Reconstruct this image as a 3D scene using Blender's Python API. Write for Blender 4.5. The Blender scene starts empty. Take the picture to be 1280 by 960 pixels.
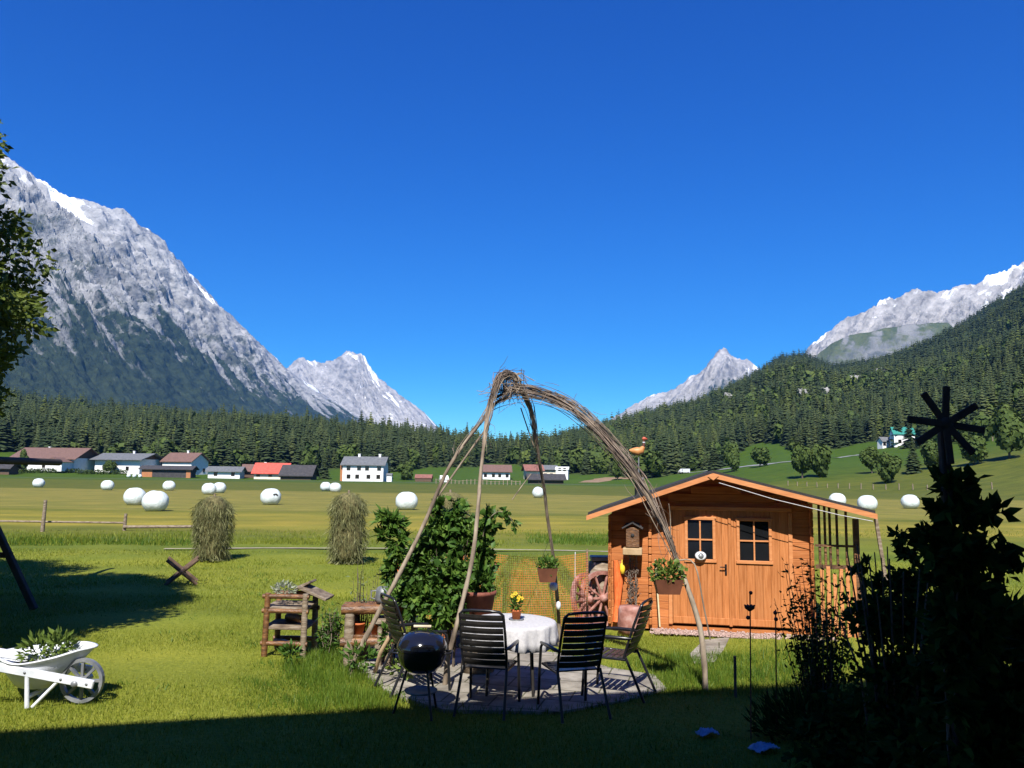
import bpy, bmesh, math, random
import numpy as np
from mathutils import Vector, Matrix, Euler, noise as mn

random.seed(7)
rng = np.random.default_rng(11)
S = bpy.context.scene
C = bpy.data.collections.new("place"); S.collection.children.link(C)
R = math.radians
PI = math.pi

# ------------------------------------------------------------------ camera
CAMH = 2.3; F = 1000.0
PITCH = math.atan(0.115); ROLL = R(0.75)
CAMROT = Matrix.Rotation(PI/2 + PITCH, 3, 'X') @ Matrix.Rotation(ROLL, 3, 'Z')
cam_d = bpy.data.cameras.new("camera"); cam = bpy.data.objects.new("camera", cam_d); C.objects.link(cam)
cam.matrix_world = Matrix.Translation((0, 0, CAMH)) @ CAMROT.to_4x4()
cam_d.sensor_width = 36; cam_d.lens = 36*F/1280; cam_d.clip_start = .1; cam_d.clip_end = 40000
S.camera = cam
S.render.resolution_x = 1024; S.render.resolution_y = 768

def ray(px, py):
    return CAMROT @ Vector(((px-640)/F, (480-py)/F, -1))
def P(px, py, Y):                       # point of the pixel's ray at distance Y in front
    d = ray(px, py); t = Y/d.y
    return Vector((d.x*t, Y, CAMH + d.z*t))
def G(px, py, z=0.0):                   # where the pixel's ray meets the flat ground
    d = ray(px, py); t = (z-CAMH)/d.z
    return Vector((d.x*t, d.y*t, z))

# ------------------------------------------------------------------ render, sun, sky
LX, LY = math.sin(R(6)), math.cos(R(6)); SUN_EL = R(48)     # the light travels away from the house, a little to the right
S.view_settings.view_transform = 'Standard'; S.view_settings.look = 'None'
S.view_settings.gamma = 1; S.view_settings.use_curve_mapping = False
S.view_settings.exposure = 1.0
S.render.engine = 'CYCLES'
S.cycles.use_denoising = True
S.cycles.max_bounces = 6; S.cycles.transparent_max_bounces = 12
S.cycles.volume_bounces = 0
sd = bpy.data.lights.new("sun", 'SUN'); sun = bpy.data.objects.new("sun", sd); C.objects.link(sun)
sd.energy = 4.7; sd.angle = R(.5); sd.color = (1, .955, .88)
ldir = Vector((LX*math.cos(SUN_EL), LY*math.cos(SUN_EL), -math.sin(SUN_EL)))
sun.rotation_euler = ldir.to_track_quat('-Z', 'Y').to_euler()
W = bpy.data.worlds.new("World"); S.world = W; W.use_nodes = True
nt = W.node_tree; nt.nodes.clear()
out = nt.nodes.new('ShaderNodeOutputWorld'); bg = nt.nodes.new('ShaderNodeBackground')
sky = nt.nodes.new('ShaderNodeTexSky'); sky.sky_type = 'NISHITA'; sky.sun_disc = False
sky.sun_elevation = SUN_EL
sky.sun_rotation = math.atan2(-LX, -LY)
sky.altitude = 1200; sky.air_density = 1.0; sky.dust_density = .15; sky.ozone_density = 3.5
gam = nt.nodes.new('ShaderNodeHueSaturation'); gam.inputs['Saturation'].default_value = 1.25
gam.inputs['Value'].default_value = 1.0
nt.links.new(sky.outputs[0], gam.inputs['Color'])
sep = nt.nodes.new('ShaderNodeSeparateColor'); com = nt.nodes.new('ShaderNodeCombineColor'); nt.links.new(gam.outputs[0], sep.inputs[0])
for ch, (g_, a_) in enumerate(((1.45, .7), (1.24, 1.24), (.88, 1.43))):     # deep alpine blue
    pw = nt.nodes.new('ShaderNodeMath'); pw.operation = 'POWER'; pw.inputs[1].default_value = g_
    ml = nt.nodes.new('ShaderNodeMath'); ml.operation = 'MULTIPLY'; ml.inputs[1].default_value = a_*10*.1**g_
    nt.links.new(sep.outputs[ch], pw.inputs[0]); nt.links.new(pw.outputs[0], ml.inputs[0]); nt.links.new(ml.outputs[0], com.inputs[ch])
nt.links.new(com.outputs[0], bg.inputs['Color'])
bg.inputs['Strength'].default_value = .05
nt.links.new(bg.outputs[0], out.inputs['Surface'])

# ------------------------------------------------------------------ materials
MATS = {}
def ramp(n, cols):
    el = n.color_ramp.elements
    while len(el) < len(cols): el.new(.5)
    for e, (p, c) in zip(el, cols):
        e.position = p; e.color = (*c, 1)
def M(name, cols, scale=6, detail=5, rough=.7, bump=0, bscale=None, stretch=(1, 1, 1), metal=0, coat=0, spec=.5, distort=0, island=0):
    if name in MATS: return MATS[name]
    m = bpy.data.materials.new(name); m.use_nodes = True; t = m.node_tree; N = t.nodes; L = t.links
    b = N['Principled BSDF']
    b.inputs['Roughness'].default_value = rough; b.inputs['Metallic'].default_value = metal
    b.inputs['Coat Weight'].default_value = coat; b.inputs['Coat Roughness'].default_value = .08
    b.inputs['Specular IOR Level'].default_value = spec
    tc = N.new('ShaderNodeTexCoord'); mp = N.new('ShaderNodeMapping'); mp.inputs['Scale'].default_value = stretch
    L.new(tc.outputs['Object'], mp.inputs['Vector'])
    n = N.new('ShaderNodeTexNoise'); n.inputs['Scale'].default_value = scale; n.inputs['Detail'].default_value = detail
    n.inputs['Distortion'].default_value = distort
    L.new(mp.outputs[0], n.inputs['Vector'])
    r = N.new('ShaderNodeValToRGB')
    if len(cols[0]) == 3:
        k = len(cols); cols = [(.3 + .4*i/max(1, k-1), c) for i, c in enumerate(cols)]
    ramp(r, cols)
    L.new(n.outputs['Fac'], r.inputs[0]); csock = r.outputs[0]
    if island:
        ge = N.new('ShaderNodeNewGeometry'); mr = N.new('ShaderNodeMapRange'); mr.inputs['To Min'].default_value = 1-island; mr.inputs['To Max'].default_value = 1+island
        L.new(ge.outputs['Random Per Island'], mr.inputs[0]); mv = N.new('ShaderNodeVectorMath'); mv.operation = 'SCALE'
        L.new(csock, mv.inputs[0]); L.new(mr.outputs[0], mv.inputs['Scale']); csock = mv.outputs[0]
    L.new(csock, b.inputs['Base Color'])
    if bump:
        n2 = N.new('ShaderNodeTexNoise'); n2.inputs['Scale'].default_value = bscale or scale*3; n2.inputs['Detail'].default_value = 4
        L.new(mp.outputs[0], n2.inputs['Vector'])
        bp = N.new('ShaderNodeBump'); bp.inputs['Strength'].default_value = bump; bp.inputs['Distance'].default_value = .02
        L.new(n2.outputs['Fac'], bp.inputs['Height']); L.new(bp.outputs[0], b.inputs['Normal'])
    MATS[name] = m
    return m
def MLEAF(name, cols, trans=.3, rough=.55, spec=.3):
    """leaf / blade / needle: colour differs from leaf to leaf through the attribute 'tint'"""
    m = bpy.data.materials.new(name); m.use_nodes = True; t = m.node_tree; N = t.nodes; L = t.links
    b = N['Principled BSDF']; b.inputs['Roughness'].default_value = rough; b.inputs['Specular IOR Level'].default_value = spec
    a = N.new('ShaderNodeAttribute'); a.attribute_name = 'tint'
    r = N.new('ShaderNodeValToRGB'); k = len(cols)
    ramp(r, [(i/max(1, k-1), c) for i, c in enumerate(cols)])
    L.new(a.outputs['Fac'], r.inputs[0]); L.new(r.outputs[0], b.inputs['Base Color'])
    if trans:
        tr = N.new('ShaderNodeBsdfTranslucent'); L.new(r.outputs[0], tr.inputs['Color'])
        mx = N.new('ShaderNodeMixShader'); mx.inputs[0].default_value = trans
        L.new(b.outputs[0], mx.inputs[1]); L.new(tr.outputs[0], mx.inputs[2])
        L.new(mx.outputs[0], N['Material Output'].inputs['Surface'])
    return m

willow_m = M('willow bark', [(.07, .05, .035), (.2, .155, .11), (.33, .27, .2)], 9, 6, .85, .5, 40, (1, 1, .25), island=.35)
twig_m = M('willow twigs', [(.06, .045, .036), (.15, .112, .085), (.26, .21, .17)], 5, 5, .85, .3, 30, island=.6)
shed_m = M('orange stained wood', [(.3, .093, .024), (.41, .142, .042), (.48, .18, .06)], 3, 7, .55, .25, 9, (1, 8, 14), spec=.3, island=.14)
shedv_m = M('orange stained door boards', [(.33, .112, .032), (.42, .155, .05), (.48, .19, .068)], 3, 7, .5, .25, 9, (14, 8, 1), spec=.3, island=.12)
trim_m = M('pale orange trim wood', [(.45, .17, .06), (.56, .24, .095)], 4, 5, .5, .2, 12, (1, 6, 6), spec=.3)
felt_m = M('black roof felt', [(.012, .012, .013), (.03, .029, .03)], 30, 5, .85, .4, 120)
pane_m = M('dark window glass', [(.006, .007, .008), (.012, .013, .015)], 2, 2, .06, spec=.6)
logdark_m = M('weathered grey brown wood', [(.1, .07, .045), (.2, .15, .1), (.3, .25, .19)], 4, 6, .8, .5, 16, (2, 2, 8), island=.25)
logwarm_m = M('varnished brown log', [(.05, .024, .012), (.13, .058, .022), (.24, .115, .045)], 5, 6, .45, .4, 18, (2, 2, 6), island=.3)
black_m = M('black plastic', [(.008, .008, .009), (.016, .016, .018)], 12, 3, .28, spec=.5)
slat_m = M('dark grey plastic slat', [(.02, .018, .017), (.04, .036, .033)], 9, 3, .3, .08, 60)
enamel_m = M('black enamel', [(.006, .006, .008), (.011, .011, .014)], 3, 2, .12, coat=.7)
terra_m = M('terracotta', [(.11, .03, .018), (.18, .052, .032), (.24, .085, .052)], 8, 5, .8, .2, 40)
brownpot_m = M('brown planter plastic', [(.09, .032, .016), (.15, .055, .028)], 8, 4, .5, .05)
orangepot_m = M('orange clay', [(.42, .1, .025), (.55, .16, .045)], 8, 4, .7, .1)
cloth_m = M('pale tablecloth', [(.4, .39, .4), (.52, .51, .51)], 30, 5, .85, .15, 120)
white_m = M('white paint', [(.5, .53, .57), (.66, .68, .7)], 7, 6, .38, .15, 30)
greymetal_m = M('grey weathered metal', [(.13, .14, .15), (.28, .29, .3)], 8, 6, .5, .2, metal=.4)
bale_m = M('white bale film', [(.5, .56, .54), (.64, .69, .67)], 3, 5, .4, 1.0, 5, (1, 5, 1))
soil_m = M('soil', [(.008, .006, .004), (.018, .013, .009)], 14, 6, .95, .6, 50)
orange_net_m = M('orange plastic net', [(.62, .15, .025), (.78, .24, .05)], 20, 2, .5)
orange_tarp_m = M('bunched orange net', [(.6, .1, .02), (.8, .2, .05)], 18, 4, .5, .5, 60, (3, 3, .5))
red_m = M('rusty iron', [(.07, .018, .012), (.16, .045, .025)], 14, 5, .7, .3)
wheel_m = M('faded red brown wheel wood', [(.16, .055, .04), (.3, .13, .1), (.42, .26, .23)], 8, 5, .7, .3)
pink_m = M('pink gravel', [(.2, .13, .11), (.4, .28, .24), (.55, .42, .38)], 60, 5, .9, .8, 90)
swing_m = M('shade darkened beam', [(.02, .015, .012), (.045, .035, .028)], 6, 5, .8, .4, 20)  # wood colour lowered to carry the shade on swing frame and star
slab_m = M('grey concrete slabs', [(.17, .15, .125), (.27, .245, .205), (.36, .33, .28)], 5, 8, .9, .5, 40)
def joints(m):      # joints between the paving slabs
    t = m.node_tree; N = t.nodes; L = t.links; b = N['Principled BSDF']; src = b.inputs['Base Color'].links[0].from_socket
    g = N.new('ShaderNodeNewGeometry'); mp = N.new('ShaderNodeMapping'); mp.inputs['Rotation'].default_value = (0, 0, .25); L.new(g.outputs['Position'], mp.inputs[0])
    br = N.new('ShaderNodeTexBrick'); br.inputs['Scale'].default_value = 1; br.inputs['Brick Width'].default_value = .5; br.inputs['Row Height'].default_value = .4; br.inputs['Mortar Size'].default_value = .011; br.inputs['Mortar Smooth'].default_value = .3
    br.inputs['Color1'].default_value = (1, 1, 1, 1); br.inputs['Color2'].default_value = (.78, .77, .74, 1); br.inputs['Mortar'].default_value = (.28, .3, .2, 1)
    L.new(mp.outputs[0], br.inputs['Vector']); mx = N.new('ShaderNodeMix'); mx.data_type = 'RGBA'; mx.blend_type = 'MULTIPLY'; mx.inputs[0].default_value = 1
    L.new(src, mx.inputs[6]); L.new(br.outputs['Color'], mx.inputs[7]); L.new(mx.outputs[2], b.inputs['Base Color'])
joints(slab_m)
dirt_m = M('pale track dirt', [(.24, .21, .14), (.36, .31, .22)], 5, 6, .95, .5)
tar_m = M('grey road', [(.16, .165, .165), (.26, .265, .265)], 2, 5, .9, .2)
leaf_mid = MLEAF('mid green leaf', [(.022, .062, .009), (.062, .135, .018), (.13, .21, .032)])
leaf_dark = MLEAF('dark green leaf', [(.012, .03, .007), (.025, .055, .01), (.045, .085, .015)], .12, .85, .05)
leaf_light = MLEAF('light green leaf', [(.06, .1, .016), (.12, .18, .03), (.2, .27, .05)])
leaf_tree = MLEAF('tree leaf', [(.045, .075, .012), (.1, .14, .02), (.18, .21, .035)], .35)
needle_m = MLEAF('spruce needles', [(.012, .025, .009), (.029, .046, .014), (.058, .074, .022)], 0, .8)
larch_m = MLEAF('larch needles', [(.03, .045, .011), (.055, .075, .016), (.085, .105, .022)], 0, .8)
decid_m = MLEAF('broadleaf foliage', [(.03, .056, .011), (.055, .086, .015), (.088, .118, .02)], .15, .8)
hay_m = MLEAF('dried hay', [(.05, .052, .017), (.13, .135, .052), (.25, .252, .12)], .15, .9)
grass_m = MLEAF('grass blades', [(.115, .16, .012), (.19, .222, .02), (.28, .285, .038)], .3, .6)
lush_m = MLEAF('lush grass blades', [(.05, .11, .01), (.1, .17, .015), (.17, .23, .025)], .35, .55)
flower_y = M('yellow petal', [(.75, .5, .02), (.85, .65, .06)], 10, 2, .6)
flower_w = M('white petal', [(.7, .7, .72), (.85, .85, .85)], 10, 2, .6)
flower_b = M('pale blue cloth', [(.16, .22, .36), (.34, .42, .55)], 14, 4, .8, .3)
bark_m = M('tree bark', [(.05, .037, .028), (.13, .1, .075)], 8, 6, .9, .8, 25, (1, 1, .3))
stone_m = M('grey stone', [(.16, .155, .15), (.34, .33, .31)], 8, 7, .9, .6)
white_wall = M('white plaster', [(.68, .68, .67), (.8, .8, .79)], 1.2, 5, .9, .1)
cream_wall = M('cream plaster', [(.62, .56, .44), (.72, .66, .54)], 1.2, 5, .9, .1)
roof_brown = M('brown roof tiles', [(.1, .056, .045), (.17, .095, .075)], 2, 6, .85, .4, 6)
roof_red = M('red roof tiles', [(.42, .06, .04), (.58, .1, .065)], 1.5, 5, .8, .3, 6)
roof_rust = M('rust red roof tiles', [(.16, .065, .05), (.25, .105, .08)], 1.5, 5, .8, .3, 6)
roof_grey = M('grey roof tiles', [(.085, .09, .095), (.15, .155, .16)], 1.5, 5, .75, .3, 6)
roof_dark = M('dark roof', [(.025, .024, .026), (.055, .05, .05)], 1.5, 5, .8, .3, 6)
roof_teal = M('green sheet roof', [(.02, .16, .13), (.035, .24, .2)], 1.5, 4, .5)
wood_far = M('brown farm boards', [(.06, .035, .022), (.13, .08, .05)], 2, 5, .85, .3, 8, (6, 6, 1))
wood_orange_far = M('orange farm boards', [(.3, .11, .04), (.42, .18, .075)], 2, 5, .8, .2, 8, (6, 6, 1))

# ------------------------------------------------------------------ mesh helpers
class MB:
    def __init__(s): s.v = []; s.f = []; s.mi = []; s.sm = []
    def add(s, vs, fs, mi=0, smooth=False):
        o = len(s.v); s.v += [tuple(v) for v in vs]
        for f in fs:
            s.f.append([i+o for i in f]); s.mi.append(mi); s.sm.append(smooth)
    def box(s, c, size, rot=None, mi=0, bev=.0):
        hx, hy, hz = size[0]/2, size[1]/2, size[2]/2; c = Vector(c)
        b = min(bev, hx*.9, hy*.9, hz*.9)
        rot = rot if rot is not None else Matrix.Identity(3)
        if b <= 0:
            vs = [(x*hx, y*hy, z*hz) for z in (-1, 1) for x, y in ((-1, -1), (1, -1), (1, 1), (-1, 1))]
            fs = [(3, 2, 1, 0), (4, 5, 6, 7), (0, 1, 5, 4), (1, 2, 6, 5), (2, 3, 7, 6), (3, 0, 4, 7)]
        else:
            vs = []; fs = []
            idx = {}
            for sx in (-1, 1):
                for sy in (-1, 1):
                    for sz in (-1, 1):
                        for ax in range(3):
                            p = [sx*(hx-b), sy*(hy-b), sz*(hz-b)]; h = (hx, hy, hz)[ax]; p[ax] = (sx, sy, sz)[ax]*h
                            idx[(sx, sy, sz, ax)] = len(vs); vs.append(tuple(p))
            for ax in range(3):
                u, w = [a for a in range(3) if a != ax]
                for sg in (-1, 1):
                    q = []
                    for a, bb in ((-1, -1), (1, -1), (1, 1), (-1, 1)):
                        k = [0, 0, 0]; k[ax] = sg; k[u] = a; k[w] = bb; q.append(idx[(*k, ax)])
                    flip = (sg > 0) == (ax == 1)
                    fs.append(q[::-1] if flip else q)
            for ax in range(3):     # edges along ax
                u, w = [a for a in range(3) if a != ax]
                for a in (-1, 1):
                    for bb in (-1, 1):
                        k1 = [0]*3; k1[u] = a; k1[w] = bb; k2 = list(k1); k1[ax] = -1; k2[ax] = 1
                        fs.append([idx[(*k1, u)], idx[(*k2, u)], idx[(*k2, w)], idx[(*k1, w)]])
            for sx in (-1, 1):
                for sy in (-1, 1):
                    for sz in (-1, 1):
                        fs.append([idx[(sx, sy, sz, a)] for a in range(3)])
        s.add([rot @ Vector(v) + c for v in vs], fs, mi)
    def bar(s, a, b, w, h, mi=0, up=(0, 0, 1), bev=.0):
        a = Vector(a); b = Vector(b); d = b-a; L = d.length; d.normalize()
        u = Vector(up)
        if abs(d.dot(u)) > .98: u = Vector((0, 1, 0))
        x = d.cross(u).normalized(); z = x.cross(d)
        rot = Matrix((x, d, z)).transposed()
        s.box((a+b)/2, (w, L, h), rot, mi, bev)
    def tube(s, pts, rad, n=8, mi=0, cap=True, wob=0):
        pts = [Vector(p) for p in pts]; k = len(pts)
        if not hasattr(rad, '__len__'): rad = [rad]*k
        vs = []; prev = None
        for i, p in enumerate(pts):
            d = (pts[min(i+1, k-1)]-pts[max(i-1, 0)]).normalized()
            if prev is None:
                x = d.cross(Vector((.31, .87, .38))).normalized()
            else:
                x = (prev - d*prev.dot(d)).normalized()
            prev = x; y = d.cross(x)
            for j in range(n):
                a = 2*PI*j/n; r = rad[i]*(1+random.uniform(-wob, wob))
                vs.append(p + x*math.cos(a)*r + y*math.sin(a)*r)
        fs = [(i*n+j, i*n+(j+1) % n, (i+1)*n+(j+1) % n, (i+1)*n+j) for i in range(k-1) for j in range(n)]
        s.add(vs, fs, mi, True)
        if cap:
            s.add([vs[j] for j in range(n)], [list(range(n))[::-1]], mi)
            s.add([vs[(k-1)*n+j] for j in range(n)], [list(range(n))], mi)
    def lathe(s, prof, n=24, c=(0, 0, 0), mi=0, mat=None, smooth=True, sx=1, sy=1):
        vs = []
        for r, z in prof:
            for j in range(n):
                a = 2*PI*j/n; v = Vector((r*math.cos(a)*sx, r*math.sin(a)*sy, z))
                if mat is not None: v = mat @ v
                vs.append(v+Vector(c))
        k = len(prof)
        fs = [(i*n+j, i*n+(j+1) % n, (i+1)*n+(j+1) % n, (i+1)*n+j) for i in range(k-1) for j in range(n)]
        s.add(vs, fs, mi, smooth)
    def prism(s, poly, y0, y1, mi=0):   # poly in x,z extruded along y
        n = len(poly)
        vs = [(x, y0, z) for x, z in poly]+[(x, y1, z) for x, z in poly]
        fs = [list(range(n)), list(range(n, 2*n))[::-1]]+[(i, i+n, (i+1) % n+n, (i+1) % n) for i in range(n)]
        s.add(vs, fs, mi)
    def build(s, name, mats, parent=None, loc=None):
        me = bpy.data.meshes.new(name); me.from_pydata(s.v, [], s.f)
        if not isinstance(mats, (list, tuple)): mats = [mats]
        for m in mats: me.materials.append(m)
        me.polygons.foreach_set('material_index', s.mi); me.polygons.foreach_set('use_smooth', s.sm)
        bm = bmesh.new(); bm.from_mesh(me); bmesh.ops.recalc_face_normals(bm, faces=bm.faces); bm.to_mesh(me); bm.free()
        return link(name, me, parent, loc)
def link(name, me, parent=None, loc=None):
    o = bpy.data.objects.new(name, me); C.objects.link(o)
    if parent: o.parent = parent
    if loc is not None: o.location = loc
    return o
def tag(o, label, cat, group=None, kind=None):
    if label: o['label'] = label
    if cat: o['category'] = cat
    if group: o['group'] = group
    if kind: o['kind'] = kind
    return o
def thing(name, label, cat, loc=(0, 0, 0), rz=0, group=None):
    o = bpy.data.objects.new(name, None); o.empty_display_size = .2; C.objects.link(o)
    o.location = loc; o.rotation_euler = (0, 0, rz)
    return tag(o, label, cat, group)
def kids(o): return [c for c in C.objects if c.parent == o]
def dup(root, loc, rz=0, label=None, scale=None):
    r = root.copy(); C.objects.link(r); r.location = loc; r.rotation_euler = (0, 0, rz)
    if scale: r.scale = (scale,)*3
    if label: r['label'] = label
    for ch in kids(root):
        c = ch.copy(); C.objects.link(c); c.parent = r
        for g in kids(ch):
            d = g.copy(); C.objects.link(d); d.parent = c
    return r
def fast(name, v, f, mat, tint=None, parent=None, loc=None, smooth=False, mats=None, mi=None):
    """mesh from arrays: v (N,3), f (K,3 or 4)"""
    v = np.ascontiguousarray(v, dtype=np.float32); f = np.ascontiguousarray(f, dtype=np.int32)
    me = bpy.data.meshes.new(name); k = f.shape[1]
    me.vertices.add(len(v)); me.vertices.foreach_set('co', v.ravel())
    me.loops.add(f.size); me.loops.foreach_set('vertex_index', f.ravel())
    me.polygons.add(len(f)); me.polygons.foreach_set('loop_start', np.arange(len(f), dtype=np.int32)*k)
    try: me.polygons.foreach_set('loop_total', np.full(len(f), k, dtype=np.int32))
    except Exception: pass
    me.update(calc_edges=True)
    if smooth: me.polygons.foreach_set('use_smooth', np.ones(len(f), dtype=bool))
    for m in (mats or [mat]): me.materials.append(m)
    if mi is not None: me.polygons.foreach_set('material_index', np.asarray(mi, dtype=np.int32))
    if tint is not None:
        a = me.attributes.new('tint', 'FLOAT', 'POINT'); a.data.foreach_set('value', np.ascontiguousarray(tint, dtype=np.float32))
    return link(name, me, parent, loc)
def unit(a): return a/np.maximum(np.linalg.norm(a, axis=-1, keepdims=True), 1e-9)
def leaves(pos, dirs, ln, wd, tint, fold=.25):
    """(v, f, tint) of one folded leaf of two triangles at each pos, pointing along dirs"""
    n = len(pos); d = unit(dirs); up = unit(np.cross(d, unit(rng.normal(size=(n, 3)))))
    sd_ = np.cross(d, up)
    ln = np.broadcast_to(ln, n)[:, None]; wd = np.broadcast_to(wd, n)[:, None]
    b = pos; tip = pos+d*ln; mid = pos+d*ln*.45
    l = mid+sd_*wd*.5+up*wd*fold; r = mid-sd_*wd*.5+up*wd*fold
    v = np.stack([b, l, tip, r], 1).reshape(-1, 3)
    i = np.arange(n)[:, None]*4
    f = np.concatenate([i+np.array([[0, 1, 2]]), i+np.array([[0, 2, 3]])], 0)
    return v, f, np.repeat(np.broadcast_to(tint, n), 4)
def join(parts):
    vs, fs, ts = [], [], []; o = 0
    for v, f, t in parts:
        vs.append(v); fs.append(f+o); ts.append(t); o += len(v)
    return np.concatenate(vs), np.concatenate(fs), np.concatenate(ts)
def ball(n, c, rad, shell=.35):
    """n points in an ellipsoid, most near its surface"""
    d = unit(rng.normal(size=(n, 3))); r = (shell+(1-shell)*rng.random(n))**.6
    return np.array(c)+d*r[:, None]*np.array(rad), d

# ------------------------------------------------------------------ the ground sheet
AZP = [-900, -400, 0, 320, 560, 625, 700, 760, 870, 935, 975, 1010, 1042, 1085, 1150, 1210, 1280, 1450, 2400]
CR = [.09, .088, .077, .058, .04, .03, .048, .063, .09, .122, .144, .146, .131, .138, .154, .174, .206, .27, .25]
RCt = [1000, 1000, 1000, 950, 900, 900, 950, 1000, 1300, 1480, 1560, 1600, 1660, 1720, 1800, 1900, 2000, 2000, 2000]
R0t = [300, 300, 300, 300, 300, 300, 300, 290, 235, 206, 198, 190, 185, 178, 165, 155, 145, 140, 140]
AZ = np.arctan((np.array(AZP)-640)/1000.)
def hz_np(x, y):
    x = np.asarray(x, float); y = np.asarray(y, float)
    r = np.hypot(x, y); a = np.arctan2(x, np.maximum(y, 1e-3))
    front = np.clip((y+60)/120, 0, 1)
    c = np.interp(a, AZ, CR)*front; rc = np.interp(a, AZ, RCt); r0 = np.interp(a, AZ, R0t)
    t = np.clip((r-r0)/(rc-r0), 0, None)
    z = c*rc*np.where(t < 1, np.minimum(t, 1)**1.2, np.maximum(1-(t-1)*.5, .35))
    w = np.clip(t*3, 0, 1)
    z = z+w*rc*.004*(np.sin(x*.013+y*.004+1)+np.sin(y*.009-x*.006+2)+.6*np.sin(x*.031+2)*np.sin(y*.023))
    return z
def hz(x, y): return float(hz_np(x, y))
def T(px, py, y0=60, y1=3000):          # where the pixel's ray meets the terrain
    d = ray(px, py); d = d/d.y
    y = y0; step = 1.5
    while y < y1:
        p = Vector((d.x*y, y, CAMH+d.z*y))
        if p.z <= hz(p.x, p.y): return Vector((p.x, p.y, hz(p.x, p.y)))
        y += step
    return P(px, py, y0)
def forest_np(x, y):
    """0..1: how wooded the ground is"""
    r = np.hypot(x, y); a = np.arctan2(x, np.maximum(y, 1e-3)); px = 640+1000*np.tan(np.clip(a, -1.4, 1.4))
    edge = np.interp(px, [-400, 0, 60, 320, 420, 560, 620, 700, 800, 870, 905, 930, 960, 990, 1040, 1100, 1160, 1210, 1280, 1500],
                     [420, 400, 350, 350, 370, 400, 520, 400, 330, 330, 345, 450, 440, 360, 400, 420, 290, 285, 300, 320])
    edge = edge+18*np.sin(px*.06)+12*np.sin(px*.021+1)
    return np.clip((r-edge)/25, 0, 1)*(y > 0)
rr = np.concatenate([[0], np.linspace(1.2, 40, 60), np.geomspace(41, 420, 90), np.geomspace(428, 2600, 110), np.geomspace(2800, 9500, 10)])
th = np.concatenate([np.linspace(-62, 62, 420), np.linspace(66, 294, 50)])*PI/180
RRg, TH = np.meshgrid(rr, th, indexing='ij')
gx = RRg*np.sin(TH); gy = RRg*np.cos(TH)
gz = hz_np(gx, gy)
near = np.clip((RRg-5)/8, 0, 1)*np.clip((60-RRg)/30, 0, 1)
gz = gz+near*.02*(np.sin(gx*1.3+gy*.7)+np.sin(gy*1.9-gx*.4))-.012
nr, nth = RRg.shape
ii, jj = np.meshgrid(np.arange(nr-1), np.arange(nth), indexing='ij')
gf = np.stack([ii*nth+jj, (ii+1)*nth+jj, (ii+1)*nth+(jj+1) % nth, ii*nth+(jj+1) % nth], -1).reshape(-1, 4)

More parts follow.
